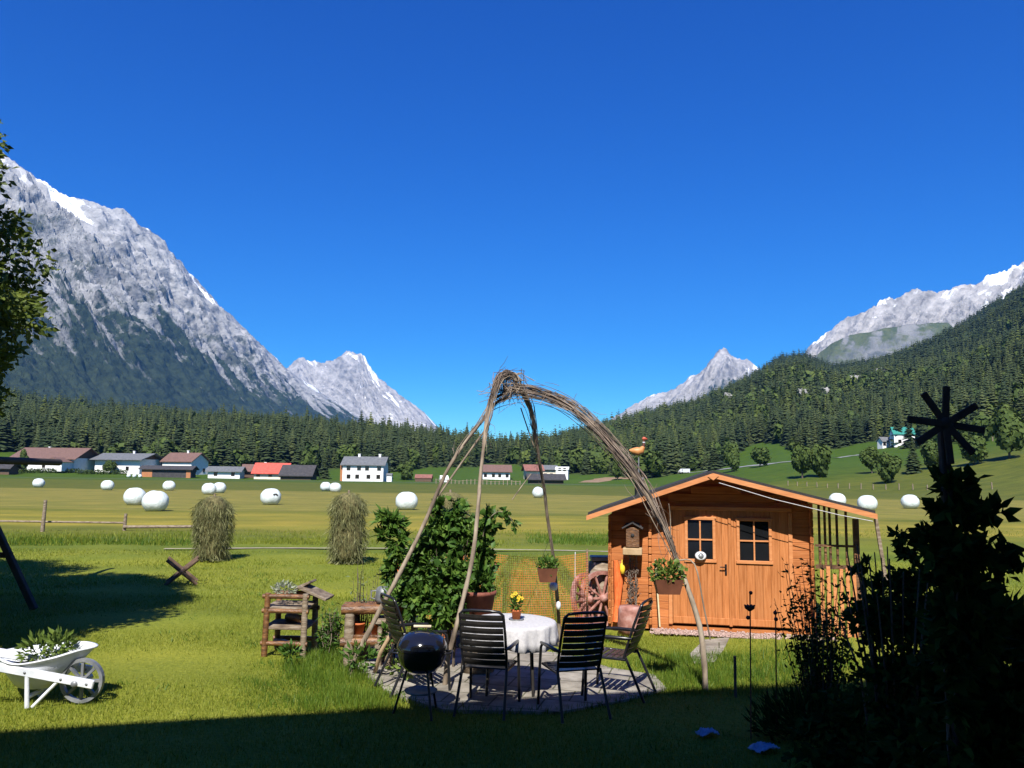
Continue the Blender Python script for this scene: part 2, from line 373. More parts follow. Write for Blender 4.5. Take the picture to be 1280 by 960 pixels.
def ground_material():
    m = bpy.data.materials.new('meadow and forest floor'); m.use_nodes = True; t = m.node_tree; N = t.nodes; L = t.links
    b = N['Principled BSDF']; b.inputs['Roughness'].default_value = .9; b.inputs['Specular IOR Level'].default_value = .15
    g = N.new('ShaderNodeNewGeometry'); sp = N.new('ShaderNodeSeparateXYZ'); L.new(g.outputs['Position'], sp.inputs[0])
    def noise(scale, detail=5, stretch=None):
        n = N.new('ShaderNodeTexNoise'); n.inputs['Scale'].default_value = scale; n.inputs['Detail'].default_value = detail
        if stretch:
            mp = N.new('ShaderNodeMapping'); mp.inputs['Scale'].default_value = stretch; L.new(g.outputs['Position'], mp.inputs[0]); L.new(mp.outputs[0], n.inputs['Vector'])
        else: L.new(g.outputs['Position'], n.inputs['Vector'])
        return n.outputs['Fac']
    def math_(op, a, bb):
        n = N.new('ShaderNodeMath'); n.operation = op
        for i, x in enumerate((a, bb)):
            if isinstance(x, (int, float)): n.inputs[i].default_value = x
            else: L.new(x, n.inputs[i])
        return n.outputs[0]
    def mix(f, a, bb, mode='MIX'):
        n = N.new('ShaderNodeMix'); n.data_type = 'RGBA'; n.blend_type = mode
        for i, x in ((0, f), (6, a), (7, bb)):
            if isinstance(x, (int, float)): n.inputs[i].default_value = x
            elif isinstance(x, tuple): n.inputs[i].default_value = (*x, 1)
            else: L.new(x, n.inputs[i])
        return n.outputs[2]
    # distance bands of the mown field (log of distance so that near bands stay sharp)
    wob = math_('MULTIPLY', math_('SUBTRACT', noise(.05, 3), .5), .12)
    ly = math_('LOGARITHM', math_('MAXIMUM', sp.outputs['Y'], 1.0), 10.0)
    ly = math_('ADD', ly, wob)
    fr = math_('DIVIDE', ly, 2.6)
    r = N.new('ShaderNodeValToRGB'); L.new(fr, r.inputs[0])
    def p(y): return math.log10(y)/2.6
    lawn = (.16, .182, .02); wild = (.105, .138, .015)
    ramp(r, [(0, lawn), (p(23.2), lawn), (p(24.5), wild), (p(31), (.125, .135, .017)), (p(35), (.2, .178, .026)), (p(46), (.19, .172, .025)),
             (p(49), (.1, .11, .015)), (p(51), (.165, .155, .03)), (p(75), (.175, .16, .034)), (p(101), (.17, .155, .033)),
             (p(105), (.088, .1, .016)), (p(165), (.08, .095, .014)), (p(190), (.085, .1, .014)), (p(225), (.047, .082, .006)), (p(300), (.044, .084, .006))])
    col = r.outputs[0]
    # mowing streaks and patches
    st = N.new('ShaderNodeValToRGB'); L.new(noise(.6, 4, (.05, 1, 1)), st.inputs[0]); ramp(st, [(.3, (.72, .76, .8)), (.7, (1.25, 1.2, 1.15))])
    col = mix(.8, col, st.outputs[0], 'MULTIPLY')
    pa = N.new('ShaderNodeValToRGB'); L.new(noise(.35, 6), pa.inputs[0]); ramp(pa, [(.3, (.72, .82, .8)), (.7, (1.28, 1.15, 1.2))])
    col = mix(.8, col, pa.outputs[0], 'MULTIPLY')
    fi = N.new('ShaderNodeValToRGB'); L.new(noise(22, 5), fi.inputs[0]); ramp(fi, [(.3, (.6, .68, .6)), (.7, (1.35, 1.28, 1.4))])
    col = mix(.7, col, fi.outputs[0], 'MULTIPLY')
    # forest floor
    at = N.new('ShaderNodeAttribute'); at.attribute_name = 'wooded'
    wf = N.new('ShaderNodeValToRGB'); L.new(noise(.03, 6), wf.inputs[0]); ramp(wf, [(.35, (.02, .036, .011)), (.65, (.045, .062, .018))])
    col = mix(at.outputs['Fac'], col, wf.outputs[0])
    L.new(col, b.inputs['Base Color'])
    bp = N.new('ShaderNodeBump'); bp.inputs['Strength'].default_value = .5; bp.inputs['Distance'].default_value = .04
    L.new(noise(30, 4), bp.inputs['Height']); L.new(bp.outputs[0], b.inputs['Normal'])
    return m
ground = fast('ground', np.stack([gx, gy, gz], -1).reshape(-1, 3), gf, ground_material(), smooth=True)
ground['kind'] = 'structure'
a_ = ground.data.attributes.new('wooded', 'FLOAT', 'POINT'); a_.data.foreach_set('value', forest_np(gx, gy).ravel().astype(np.float32))

def ribbon(name, pts, w, mat, dz=.03, sub=8):
    """a narrow strip lying on the ground"""
    pts = [Vector((p[0], p[1], 0)) for p in pts]; q = []
    for a, b in zip(pts, pts[1:]):
        for i in range(sub): q.append(a.lerp(b, i/sub))
    q.append(pts[-1]); vs = []; fs = []
    for i, p in enumerate(q):
        d = (q[min(i+1, len(q)-1)]-q[max(i-1, 0)]).normalized(); n = Vector((-d.y, d.x, 0))
        ww = w*(.75+.5*random.random())
        for sg in (1, -1):
            v = p+n*ww/2*sg; vs.append((v.x, v.y, hz(v.x, v.y)+dz))
    for i in range(len(q)-1): fs.append((2*i, 2*i+1, 2*i+3, 2*i+2))
    m = MB(); m.add(vs, fs); o = m.build(name, mat); o['kind'] = 'structure'
    return o
# ------------------------------------------------------------------ mountains
def massif_material(name, rocks, tree_line, tree_soft, woods, snow, scrub=None, tilt=0):
    m = bpy.data.materials.new(name); m.use_nodes = True; t = m.node_tree; N = t.nodes; L = t.links
    b = N['Principled BSDF']; b.inputs['Roughness'].default_value = .9; b.inputs['Specular IOR Level'].default_value = .1
    at = N.new('ShaderNodeAttribute'); at.attribute_name = 'slope'
    sp = N.new('ShaderNodeSeparateXYZ'); L.new(at.outputs['Vector'], sp.inputs[0])
    g = N.new('ShaderNodeNewGeometry')
    def noise(scale, detail, stretch=None, pos=False, dist=0):
        n = N.new('ShaderNodeTexNoise'); n.inputs['Scale'].default_value = scale; n.inputs['Detail'].default_value = detail
        n.inputs['Roughness'].default_value = .62; n.inputs['Distortion'].default_value = dist
        src = g.outputs['Position'] if pos else at.outputs['Vector']
        if stretch:
            mp = N.new('ShaderNodeMapping'); mp.inputs['Scale'].default_value = stretch; L.new(src, mp.inputs[0]); src = mp.outputs[0]
        L.new(src, n.inputs['Vector']); return n.outputs['Fac']
    def mth(op, a, bb, c=None):
        n = N.new('ShaderNodeMath'); n.operation = op
        for i, x in enumerate((a, bb, c)):
            if x is None: continue
            if isinstance(x, (int, float)): n.inputs[i].default_value = x
            else: L.new(x, n.inputs[i])
        return n.outputs[0]
    def rmp(f, cols):
        n = N.new('ShaderNodeValToRGB'); L.new(f, n.inputs[0]); ramp(n, cols); return n.outputs[0]
    def mix(f, a, bb, mode='MIX'):
        n = N.new('ShaderNodeMix'); n.data_type = 'RGBA'; n.blend_type = mode
        for i, x in ((0, f), (6, a), (7, bb)):
            if isinstance(x, (int, float)): n.inputs[i].default_value = x
            else: L.new(x, n.inputs[i])
        return n.outputs[2]
    streak = noise(1.0, 9, (8.5, 2.6, 0), dist=.7)
    fine = noise(.016, 9, None, True)
    big = noise(.0022, 6, None, True)
    col = rmp(mth('ADD', mth('MULTIPLY', streak, .5), mth('MULTIPLY', fine, .5)), [(.38, rocks[0]), (.48, rocks[1]), (.6, rocks[2])])
    v = sp.outputs['Y']
    # trees and dwarf pine climb between the gullies
    tl = mth('ADD', v, mth('MULTIPLY', mth('SUBTRACT', streak, .5), 1.1))
    tl = mth('ADD', tl, mth('MULTIPLY', mth('SUBTRACT', fine, .5), .55))
    if tilt: tl = mth('ADD', tl, mth('MULTIPLY', mth('MAXIMUM', mth('SUBTRACT', sp.outputs['X'], 1.6), 0), tilt))
    mr = N.new('ShaderNodeMapRange'); mr.inputs['From Min'].default_value = tree_line-tree_soft; mr.inputs['From Max'].default_value = tree_line+tree_soft
    L.new(tl, mr.inputs[0])
    wood = rmp(noise(.03, 6, None, True), [(.35, woods[0]), (.65, woods[1])])
    col = mix(mr.outputs[0], col, wood)
    if scrub:
        mr2 = N.new('ShaderNodeMapRange'); mr2.inputs['From Min'].default_value = scrub[0]; mr2.inputs['From Max'].default_value = scrub[0]+.05
        L.new(mth('ADD', mth('MULTIPLY', big, .6), mth('MULTIPLY', fine, .4)), mr2.inputs[0])
        rng_ = mth('MULTIPLY', mth('GREATER_THAN', v, scrub[1]), mr2.outputs[0])
        col = mix(mth('MULTIPLY', rng_, .8), col, wood)
    if snow:
        s = noise(1.0, 8, (3.2, 6.0, 0), dist=.9)
        mr3 = N.new('ShaderNodeMapRange'); mr3.inputs['From Min'].default_value = snow[0]; mr3.inputs['From Max'].default_value = snow[0]+.03
        L.new(mth('SUBTRACT', s, mth('MULTIPLY', v, snow[1])), mr3.inputs[0])
        sn = N.new('ShaderNodeRGB'); sn.outputs[0].default_value = (.8, .82, .85, 1)
        col = mix(mr3.outputs[0], col, sn.outputs[0])
    L.new(col, b.inputs['Base Color'])
    bp = N.new('ShaderNodeBump'); bp.inputs['Strength'].default_value = .9; bp.inputs['Distance'].default_value = 26
    L.new(mth('ADD', fine, mth('MULTIPLY', streak, .8)), bp.inputs['Height']); L.new(bp.outputs[0], b.inputs['Normal'])
    return m
def massif(name, crest, base, nu, nv, amp, seed, mat, shear=.5, jag=.12, prof=1.25, gully=3.5):
    """a mountain: its crest seen along (px, py) at distance D, its foot at (px, py, D); behind the crest it falls away again"""
    cp = np.array([P(*c)[:] for c in crest]); bp = np.array([P(*c)[:] for c in base])
    uc = np.linspace(0, 1, nu)
    def along(pts):
        s = np.concatenate([[0], np.cumsum(np.linalg.norm(np.diff(pts, axis=0), axis=1))]); s /= s[-1]
        return np.stack([np.interp(uc, s, pts[:, k]) for k in range(3)], 1)
    cpx = np.array([c[0] for c in crest], float); cpx = (cpx-cpx[0])/(cpx[-1]-cpx[0])
    bpx = np.array([c[0] for c in base], float); bpx = (bpx-bpx[0])/(bpx[-1]-bpx[0])
    cr = np.stack([np.interp(uc, cpx, cp[:, k]) for k in range(3)], 1)
    bs = np.stack([np.interp(uc, bpx, bp[:, k]) for k in range(3)], 1)
    width = np.concatenate([[0], np.cumsum(np.linalg.norm(np.diff(cr, axis=0), axis=1))])/1000
    vs = []; sl = []
    nb = 8
    for i in range(nu):
        c = Vector(cr[i]); b = Vector(bs[i]); h = b-c; hlen = Vector((h.x, h.y, 0)).length; dirh = Vector((h.x, h.y, 0)).normalized()
        nrm = (dirh*.75+Vector((0, 0, .66)))
        hc = c.z-b.z; sc = hc*amp; vk = h.length/1000
        for j in range(-nb, nv+1):
            if j < 0:
                k = -j/nb; p = c-dirh*hlen*.6*k; p.z = c.z-hc*k*.9; v = -k*.3
                q = Vector((width[i], v*2, seed)); d = mn.fractal(q*2.2, 1, 2, 5)*sc*.4*min(1, k*2)
                p.z += d
            else:
                v = j/nv; p = c+Vector((h.x, h.y, 0))*v; p.z = b.z+hc*(1-v)**prof
                u = width[i]-shear*v*vk
                q = Vector((u*gully, v*vk*.9, seed))
                rdg = mn.ridged_multi_fractal(q, .9, 2.1, 7, 1.0, 2.0)-1.1
                q2 = Vector((u*1.1, v*vk*1.1, seed+9)); lo = mn.fractal(q2, 1, 2, 4)
                q3 = Vector((u*16, v*vk*16, seed+3)); hi = mn.fractal(q3, .8, 2, 4)
                env = min(1, v*5+.12)*min(1, (1-v)*4+.3)*(1-.6*max(0, min(1, (v-.4)/.35)))
                q4 = Vector((u*40, v*vk*30, seed+5)); h4 = mn.fractal(q4, .7, 2, 3)
                p = p+nrm*sc*env*(rdg*.38+lo*.75+hi*.22+h4*.07)
                if j == 0 or v < .06:
                    p.z += sc*jag*mn.fractal(Vector((width[i]*9, v*30, seed)), .8, 2, 5)
            vs.append(p[:]); sl.append((width[i]-shear*max(v, 0)*vk, max(v, 0), (c.z-b.z)*.001))
    row = nv+nb+1
    i, j = np.meshgrid(np.arange(nu-1), np.arange(row-1), indexing='ij')
    f = np.stack([i*row+j, i*row+j+1, (i+1)*row+j+1, (i+1)*row+j], -1).reshape(-1, 4)
    o = fast(name, np.array(vs), f, mat); o['kind'] = 'structure'
    a = o.data.attributes.new('slope', 'FLOAT_VECTOR', 'POINT'); a.data.foreach_set('vector', np.array(sl, np.float32).ravel())
    return o
rock_a = ((.15, .152, .157), (.265, .265, .27), (.37, .367, .367))
rock_b = ((.15, .145, .142), (.27, .26, .254), (.39, .375, .363))
wood_c = ((.014, .022, .012), (.032, .044, .02))
massif('mountain', [(-420, 20, 3400), (-150, 110, 3700), (-40, 178, 3900), (0, 193, 4000), (40, 214, 4050), (70, 235, 4080), (95, 251, 4100), (125, 256, 4150), (160, 268, 4250),
        (190, 292, 4350), (215, 314, 4450), (240, 345, 4600), (265, 372, 4750), (290, 396, 4900), (330, 434, 5200), (360, 461, 5450), (400, 490, 5700), (440, 517, 6000), (500, 548, 6400)],
       [(-350, 545, 1700), (0, 548, 2000), (200, 550, 2700), (400, 552, 4000), (560, 556, 5600)],
       560, 260, .17, 3.1, massif_material('limestone massif', rock_a, .56, .06, wood_c, (.575, .46), (.52, .24), .1), shear=.7)
massif('mountain', [(300, 520, 8200), (345, 478, 8200), (362, 458, 8200), (378, 446, 8200), (395, 455, 8200), (420, 447, 8200), (436, 440, 8200), (449, 438, 8200), (462, 456, 8200), (475, 474, 8200), (500, 494, 8200), (530, 515, 8200), (552, 540, 8200), (580, 560, 8200)],
       [(280, 560, 6500), (600, 560, 6500)], 260, 150, .2, 8.3, massif_material('pale limestone peak', rock_b, .8, .05, wood_c, (.575, .1)), shear=.6, gully=2.6, jag=.2)
massif('mountain', [(740, 540, 6500), (785, 510, 6500), (810, 496, 6500), (832, 491, 6500), (850, 480, 6500), (866, 471, 6500), (880, 460, 6500), (895, 444, 6500), (907, 438, 6500), (918, 446, 6500), (938, 455, 6500), (960, 470, 6500), (1000, 480, 6500)],
       [(740, 565, 4800), (1000, 565, 4800)], 200, 120, .22, 14.7, massif_material('small limestone peak', rock_b, .36, .06, wood_c, (.6, .12)), shear=-.5, gully=5, jag=.2)
massif('mountain', [(960, 500, 5000), (1000, 452, 4900), (1012, 437, 4800), (1025, 424, 4750), (1042, 409, 4700), (1070, 394, 4600), (1090, 382, 4600), (1105, 371, 4600), (1128, 368, 4600), (1146, 364, 4600), (1172, 367, 4600), (1190, 361, 4600), (1205, 358, 4600), (1230, 349, 4600), (1250, 340, 4600), (1280, 325, 4600), (1380, 265, 4600), (1560, 200, 4600)],
       [(960, 520, 3500), (1560, 520, 3500)], 380, 150, .2, 21.2, massif_material('grey limestone wall', rock_b, .75, .06, wood_c, (.57, .1)), shear=-.4, jag=.2)
massif('mountain', [(990, 500, 3300), (1018, 446, 3300), (1040, 430, 3300), (1062, 419, 3300), (1095, 412, 3300), (1130, 408, 3300), (1160, 404, 3300), (1186, 405, 3300), (1196, 414, 3300), (1230, 440, 3300), (1280, 470, 3300)],
       [(990, 530, 2700), (1280, 530, 2700)], 140, 70, .14, 27.7,
       massif_material('cliff shoulder', ((.045, .055, .06), (.095, .105, .11), (.2, .2, .2)), .12, -.05, ((.05, .07, .035), (.09, .105, .05)), None, (.5, .05)), shear=-.2, gully=5)

# ------------------------------------------------------------------ tree shapes (unit height, many random variants)
def spruce_shape(layers, per, width, seed, droop=.1):
    g = np.random.default_rng(seed); vs = []; fs = []; ts = []
    for k in range(layers):
        h = .06+.92*(k+g.random()*.6)/layers
        rad = width*(1-h)**.85*(.85+.3*g.random())+.006
        off = g.random()*6.3
        for q in range(per):
            a = off+2*PI*q/per+g.normal()*.25; l = rad*(.65+.5*g.random()); dz = l*(.25+.35*g.random()); w = rad*(2.1/per+.16)
            ca, sa = math.cos(a), math.sin(a); o = len(vs)
            m = .6
            vs += [(0, 0, h+.02), (ca*l*m-sa*w, sa*l*m+ca*w, h-dz*m-.012), (ca*l, sa*l, h-dz), (ca*l*m+sa*w, sa*l*m-ca*w, h-dz*m-.012)]
            fs += [(o, o+1, o+2), (o, o+2, o+3)]
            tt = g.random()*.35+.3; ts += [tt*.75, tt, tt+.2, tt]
    return np.array(vs), np.array(fs), np.array(ts)
def broad_shape(n, seed, w=.42, size=.13):
    g = np.random.default_rng(seed); nc = 9
    cs = unit(g.normal(size=(nc, 3)))*np.array([w*.5, w*.5, .3])*(.4+.6*g.random((nc, 1)))+np.array([0, 0, .46])
    vs = []; fs = []; ts = []
    for k in range(n):
        c = cs[k % nc]; d = unit(g.normal(size=3)); p = c+d*np.array([w*.5, w*.5, .3])*(.55+.45*g.random())*.85
        a = unit(g.normal(size=3)); b = unit(np.cross(d, a)); s = size*(.6+.7*g.random()); a2 = unit(np.cross(b, d)+d*g.normal()*.5)
        o = len(vs); vs += [p-a2*s, p+b*s*.7, p+a2*s, p-b*s*.7]; fs += [(o, o+1, o+2), (o, o+2, o+3)]
        tt = np.clip(.3+.35*g.random()+.1*d[2], 0, 1); ts += [tt]*4
    return np.array(vs), np.array(fs), np.array(ts)
def plant_all(name, shapes, xs, ys, hs, mat, tj=.24, sink=.5):
    parts = []
    pick = rng.integers(0, len(shapes), len(xs)); zs = hz_np(xs, ys)-sink
    for k, (v, f, t) in enumerate(shapes):
        s = np.where(pick == k)[0]
        if not len(s): continue
        a = rng.random(len(s))*2*PI; ca, sa = np.cos(a)[:, None], np.sin(a)[:, None]
        wd = (hs[s]*(.8+.45*rng.random(len(s))))[:, None]
        x = (v[None, :, 0]*ca-v[None, :, 1]*sa)*wd+xs[s][:, None]; y = (v[None, :, 0]*sa+v[None, :, 1]*ca)*wd+ys[s][:, None]
        z = v[None, :, 2]*hs[s][:, None]+zs[s][:, None]
        vv = np.stack([x, y, z], -1).reshape(-1, 3)
        ff = (f[None]+(np.arange(len(s))*len(v))[:, None, None]).reshape(-1, 3)
        tt = np.clip(t[None]+(rng.normal(size=len(s))*tj)[:, None], 0, 1).ravel()
        parts.append((vv, ff, tt))
    v, f, t = join(parts)
    return tag(fast(name, v, f, mat, t), None, None, None, 'stuff')
def scatter(r0, r1, area):
    n = int(.5*1.62*(r1*r1-r0*r0)/area)
    r = np.sqrt(rng.random(n)*(r1*r1-r0*r0)+r0*r0); a = (rng.random(n)*1.62-.81)
    x = r*np.sin(a); y = r*np.cos(a); rc = np.interp(a, AZ, RCt)
    k = (forest_np(x, y) > rng.random(n)*.9+.05) & (r < rc*1.04)
    return x[k], y[k], r[k], a[k]
SP_N = [spruce_shape(19, 9, .16+.03*i, 40+i) for i in range(6)]
SP_M = [spruce_shape(10, 7, .18+.035*i, 60+i) for i in range(6)]
SP_F = [spruce_shape(7, 6, .2+.035*i, 80+i) for i in range(5)]
BR_N = [broad_shape(170, 100+i, .42+.04*i) for i in range(4)]
BR_M = [broad_shape(60, 120+i, .44, .19) for i in range(4)]
edge_trees = []
def forest(band, shapes_s, shapes_b, r0, r1, area, hscale=1.0):
    x, y, r, a = scatter(r0, r1, area)
    px = 640+1000*np.tan(a)
    right = px > 640
    pb = np.where(right, np.clip(.5-(r-350)/1500, .04, .5), np.clip(.22-(r-350)/1500, .02, .3))
    cl = .5+.5*np.sin(x*.021+1.3)*np.sin(y*.017+x*.008)
    isb = rng.random(len(x)) < pb*cl*1.5
    h = (7+13*rng.random(len(x))**1.2)*hscale; h = np.where(isb, h*.72, h)
    h = np.where(rng.random(len(x)) < .06, h*1.22, h)
    h = np.where(r < 420, h*.95, h)
    if band == 0:       # the front row is planted tree by tree further on
        o = np.argsort(r-np.interp(px, [0, 700, 900, 1280], [380, 430, 330, 330]))
        o = o[(px[o] > -20) & (px[o] < 1300)][:120]
        for q in o: edge_trees.append((x[q], y[q], h[q], bool(isb[q])))
        keep = np.ones(len(x), bool); keep[o] = False
        x, y, h, isb, r, right, cl = x[keep], y[keep], h[keep], isb[keep], r[keep], right[keep], cl[keep]
    lar = (~isb) & (rng.random(len(x)) < np.where(right, .3, .12)*cl*1.4)
    sp = ~(isb | lar)
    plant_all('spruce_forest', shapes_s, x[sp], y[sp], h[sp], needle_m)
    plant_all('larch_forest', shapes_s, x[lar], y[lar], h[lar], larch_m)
    if isb.sum(): plant_all('broadleaf_forest', shapes_b, x[isb], y[isb], h[isb], decid_m)
forest(0, SP_N, BR_N, 280, 620, 22)
forest(1, SP_M, BR_M, 620, 1150, 36)
forest(2, SP_F, [broad_shape(26, 140+i, .44, .26) for i in range(3)], 1150, 2150, 62, .92)

def tree_mesh(kind, i, fine=False):
    key = (kind, i, fine)
    if key in TM: return TM[key]
    if kind == 'broad': v, f, t = broad_shape(700 if fine else 260, 200+i, .46, .075 if fine else .11); m = decid_m; name = 'broadleaf_tree'
    else: v, f, t = spruce_shape(24 if fine else 16, 10, .2+.02*i, 300+i); m = needle_m; name = 'spruce_tree'
    k = 6; n0 = len(v); hh = .55 if kind == 'broad' else .95
    tv = [(.014*math.cos(2*PI*q/k)*s, .014*math.sin(2*PI*q/k)*s, z) for z, s in ((0, 1.3), (hh, .4)) for q in range(k)]
    tf = [x for q in range(k) for x in ((n0+q, n0+(q+1) % k, n0+k+(q+1) % k), (n0+q, n0+k+(q+1) % k, n0+k+q))]
    o = fast(name, np.concatenate([v, np.array(tv)]), np.concatenate([f, np.array(tf)]), None, np.concatenate([t, np.full(2*k, .3)]),
             mats=[m, bark_m], mi=[0]*len(f)+[1]*len(tf))
    TM[key] = o.data; bpy.data.objects.remove(o); return TM[key]
TM = {}
for x, y, h, isb in edge_trees:
    o = link('broadleaf_tree' if isb else 'spruce_tree', tree_mesh('broad' if isb else 'spruce', random.randrange(4)))
    o.location = (x, y, hz(x, y)-.3); wd = h*random.uniform(.85, 1.25); o.scale = (wd, wd, h); o.rotation_euler = (0, 0, random.random()*6)
    side = 'left' if x < 0 else 'right'
    if isb: tag(o, 'pale broadleaf tree in the front row of the %s wood' % ('valley' if x < 0 else 'hillside'), 'tree', 'broadleaf trees in front of the %s wood' % ('valley' if x < 0 else 'hillside'))
    else: tag(o, 'dark spruce in the front row of the %s wood' % ('valley' if x < 0 else 'hillside'), 'tree', 'spruces in front of the %s wood' % ('valley' if x < 0 else 'hillside'))
def far_tree(px, py, top, kind, wide, label, i=0):
    """a single tree with its foot at the pixel (px, py) and its top at height top"""
    p = T(px, py); h = (py-top)/F*p.y*1.02; wd = wide/F*p.y/(.9 if kind == 'broad' else .42)
    t = thing('broadleaf_tree' if kind == 'broad' else 'spruce_tree', label, 'tree', p, random.random()*6)
    if kind == 'broad': v, f, tt = broad_shape(1500, 500+i, .46, .06); m = decid_m
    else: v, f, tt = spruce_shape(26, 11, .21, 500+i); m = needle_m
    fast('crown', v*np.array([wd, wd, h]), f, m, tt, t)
    b = MB(); b.tube([(0, 0, -.3), (0, 0, h*.3), (0, 0, h*(.6 if kind == 'broad' else .9))], [h*.022, h*.017, h*.006], 7); b.build('trunk', bark_m, t)
    return t
far_tree(1003, 598, 546, 'broad', 36, 'dense dark green tree left of a pair on the green slope', 1)
far_tree(1026, 597, 543, 'broad', 38, 'broad dark rounded tree right of a pair on the green slope', 2)
far_tree(1112, 604, 562, 'broad', 36, 'rounded pale green tree at the foot of the green slope', 3)
far_tree(1090, 592, 556, 'broad', 32, 'small dark tree in front of the green roofed house', 4)
far_tree(1142, 592, 548, 'spruce', 28, 'spruce with its shadow falling to the right on the slope', 5)
far_tree(1166, 586, 548, 'broad', 36, 'rounded tree on the slope behind the wooden star', 6)
far_tree(1218, 582, 540, 'broad', 46, 'wide dark tree at the upper edge of the right meadow', 7)
far_tree(1262, 574, 508, 'broad', 60, 'large dark tree at the top of the right meadow', 8)
far_tree(915, 590, 550, 'broad', 30, 'pale upright tree beside the valley road', 9)
far_tree(893, 588, 553, 'spruce', 24, 'spruce just left of the valley road', 10)
far_tree(950, 584, 556, 'broad', 32, 'low round tree above the valley road', 11)
far_tree(405, 599, 566, 'spruce', 19, 'dark pointed conifer left of the white farmhouse', 12)
far_tree(436, 598, 553, 'broad', 44, 'large pale green tree behind the white farmhouse', 13)
far_tree(507, 600, 573, 'broad', 28, 'bright green round tree right of the white farmhouse', 14)
far_tree(482, 599, 560, 'spruce', 20, 'dark spruce behind the right end of the white farmhouse', 15)
far_tree(137, 592, 573, 'broad', 22, 'small green tree in front of the grey roofed house', 16)
far_tree(28, 590, 560, 'broad', 18, 'dark tree at the left end of the brown roofed farm', 17)
far_tree(322, 597, 578, 'broad', 16, 'small dark tree beside the red roofed house', 18)
far_tree(772, 600, 568, 'broad', 22, 'light green tree at the foot of the wood beside the bird', 19)

# ------------------------------------------------------------------ village
def house(label, px, Y, w, d, hw, hr, yaw, wallm, roofm, cols=0, rows=1, chim=(), gcols=0, over=.9, balcony=False, lower=None, name='house', winh=1.2, zoff=0, gable_wall=None, upper=None):
    x = ray(px, 595).x/ray(px, 595).y*Y
    h = thing(name, label, 'house' if name == 'house' else name.split('_')[-1], (x, Y, hz(x, Y)+zoff), R(yaw))
    m = MB(); m.box((0, 0, hw/2-.4), (w, d, hw+.8))
    m.build('wall', wallm, h)
    g = MB(); g.prism([(-d/2, hw+.002), (d/2, hw+.002), (0, hw+hr*(1)-.2)], -w/2, w/2)
    for i, v in enumerate(g.v): g.v[i] = (v[1], v[0], v[2])
    g.build('gable', gable_wall or wallm, h)
    r = MB(); sl = hr/(d/2); th = .28
    yo = d/2+over; zo = hw-over*sl
    for sg in (-1, 1):
        r.add([(sx*(w/2+over), sg*yo, zo+k) for sx in (-1, 1) for k in (.02, th)]+[(sx*(w/2+over), 0, hw+hr+k) for sx in (-1, 1) for k in (.02, th)],
              [(0, 1, 3, 2), (1, 5, 7, 3), (0, 4, 5, 1), (2, 3, 7, 6), (0, 2, 6, 4), (4, 6, 7, 5)])
    ro = r.build('roof', roofm, h)
    for cx, cy in chim:
        c = MB(); zz = hw+hr-abs(cy)*sl; c.box((cx, cy, zz+.25), (.7, .6, 1.5)); c.box((cx, cy, zz+1.05), (.9, .8, .16)); c.build('chimney', white_wall, ro)
    def win(cx, cz, side):
        b = MB()
        if side == 'f': b.box((cx, -d/2-.03, cz), (1.25, .12, winh+.25), mi=0); b.box((cx, -d/2-.06, cz), (1.0, .12, winh), mi=1)
        else: b.box((w/2+.03, cx, cz), (.12, 1.25, winh+.25), mi=0); b.box((w/2+.06, cx, cz), (.12, 1.0, winh), mi=1)
        b.build('window', [wood_far, pane_m], h)
    for q in range(rows):
        for k in range(cols):
            win(-w/2+w*(k+.5)/cols+random.uniform(-.4, .4), 1.5+q*2.6, 'f')
        for k in range(gcols): win(-d/2+d*(k+.5)/gcols, 1.5+q*2.6, 'g')
    if over >= .8 and name == 'house' and cols:
        b = MB(); b.box((0, -d/2-.035, hw-.25), (w*.985, .09, .75)); b.build('eave_board', wood_far, h)
    if upper:
        b = MB(); b.box((-.0, -d/2-.04, hw-.15), (w*.96, .1, .55)); b.build('eave_board', upper, h)
        b = MB(); b.box((-w/2-.45, -d*.1, hw*.5-.1), (.8, d*.7, hw-.1)); b.build('lean_to', wood_orange_far, h)
    if balcony:
        b = MB(); b.box((0, -d/2-.7, hw-1.9), (w+.8, 1.3, .2)); b.box((0, -d/2-1.3, hw-1.35), (w+.8, .1, .95)); b.build('balcony', wood_far, h)
    return h
h1 = house('long white farm with brown roof at the far left', 70, 300, 24, 15, 4.4, 3.6, -6, white_wall, roof_brown, 3, 1, ((-4, 1),), 0, 1.3, gable_wall=wood_far)
b = MB(); b.prism([(-3.6, 2.9), (3.6, 2.9), (0, 4.5)], -14.6, -7.0); b.v = [(v[0]+8.5, v[1], v[2]) for v in b.v]; b.build('annex_roof', roof_brown, h1)
b = MB(); b.box((8.5, -10.6, 1.2), (6, 6, 3.3)); b.build('annex_wall', white_wall, h1)
house('white house with flat grey roof behind a small tree', 160, 305, 18, 14, 5.0, 2.0, -8, white_wall, roof_grey, 2, 1, ((2, 0),), 0, 1.8, gable_wall=wood_far)
house('white house with red brown roof and white gable end', 231, 310, 13, 10, 4.9, 3.0, -16, white_wall, roof_brown, 2, 1, ((1, 0),), 2, .8)
fs = house('low dark open shed with orange end boards', 211, 285, 17, 5, 2.9, .9, 3, roof_dark, roof_dark, name='farm_shed')  # closed dark wall colour stands for the shade inside the open bays
for x, w_ in ((-6.6, 3.6), (7.6, 1.5)):
    b = MB(); b.box((x, -2.56, 1.2), (w_, .14, 2.9)); b.build('end_board', wood_orange_far, fs)
house('low grey roofed building between the houses', 283, 290, 11, 7, 2.5, 1.4, 5, white_wall, roof_grey, 2, 1, name='farm_shed')
house('small brown roofed hut left of the red roofed house', 316, 300, 6, 6, 2.6, 2, 10, wood_far, roof_brown, name='farm_hut')
house('house with bright red roof', 341, 292, 11, 10, 2.3, 3.2, 4, cream_wall, roof_red, 3, 1, ((-3, 1),))
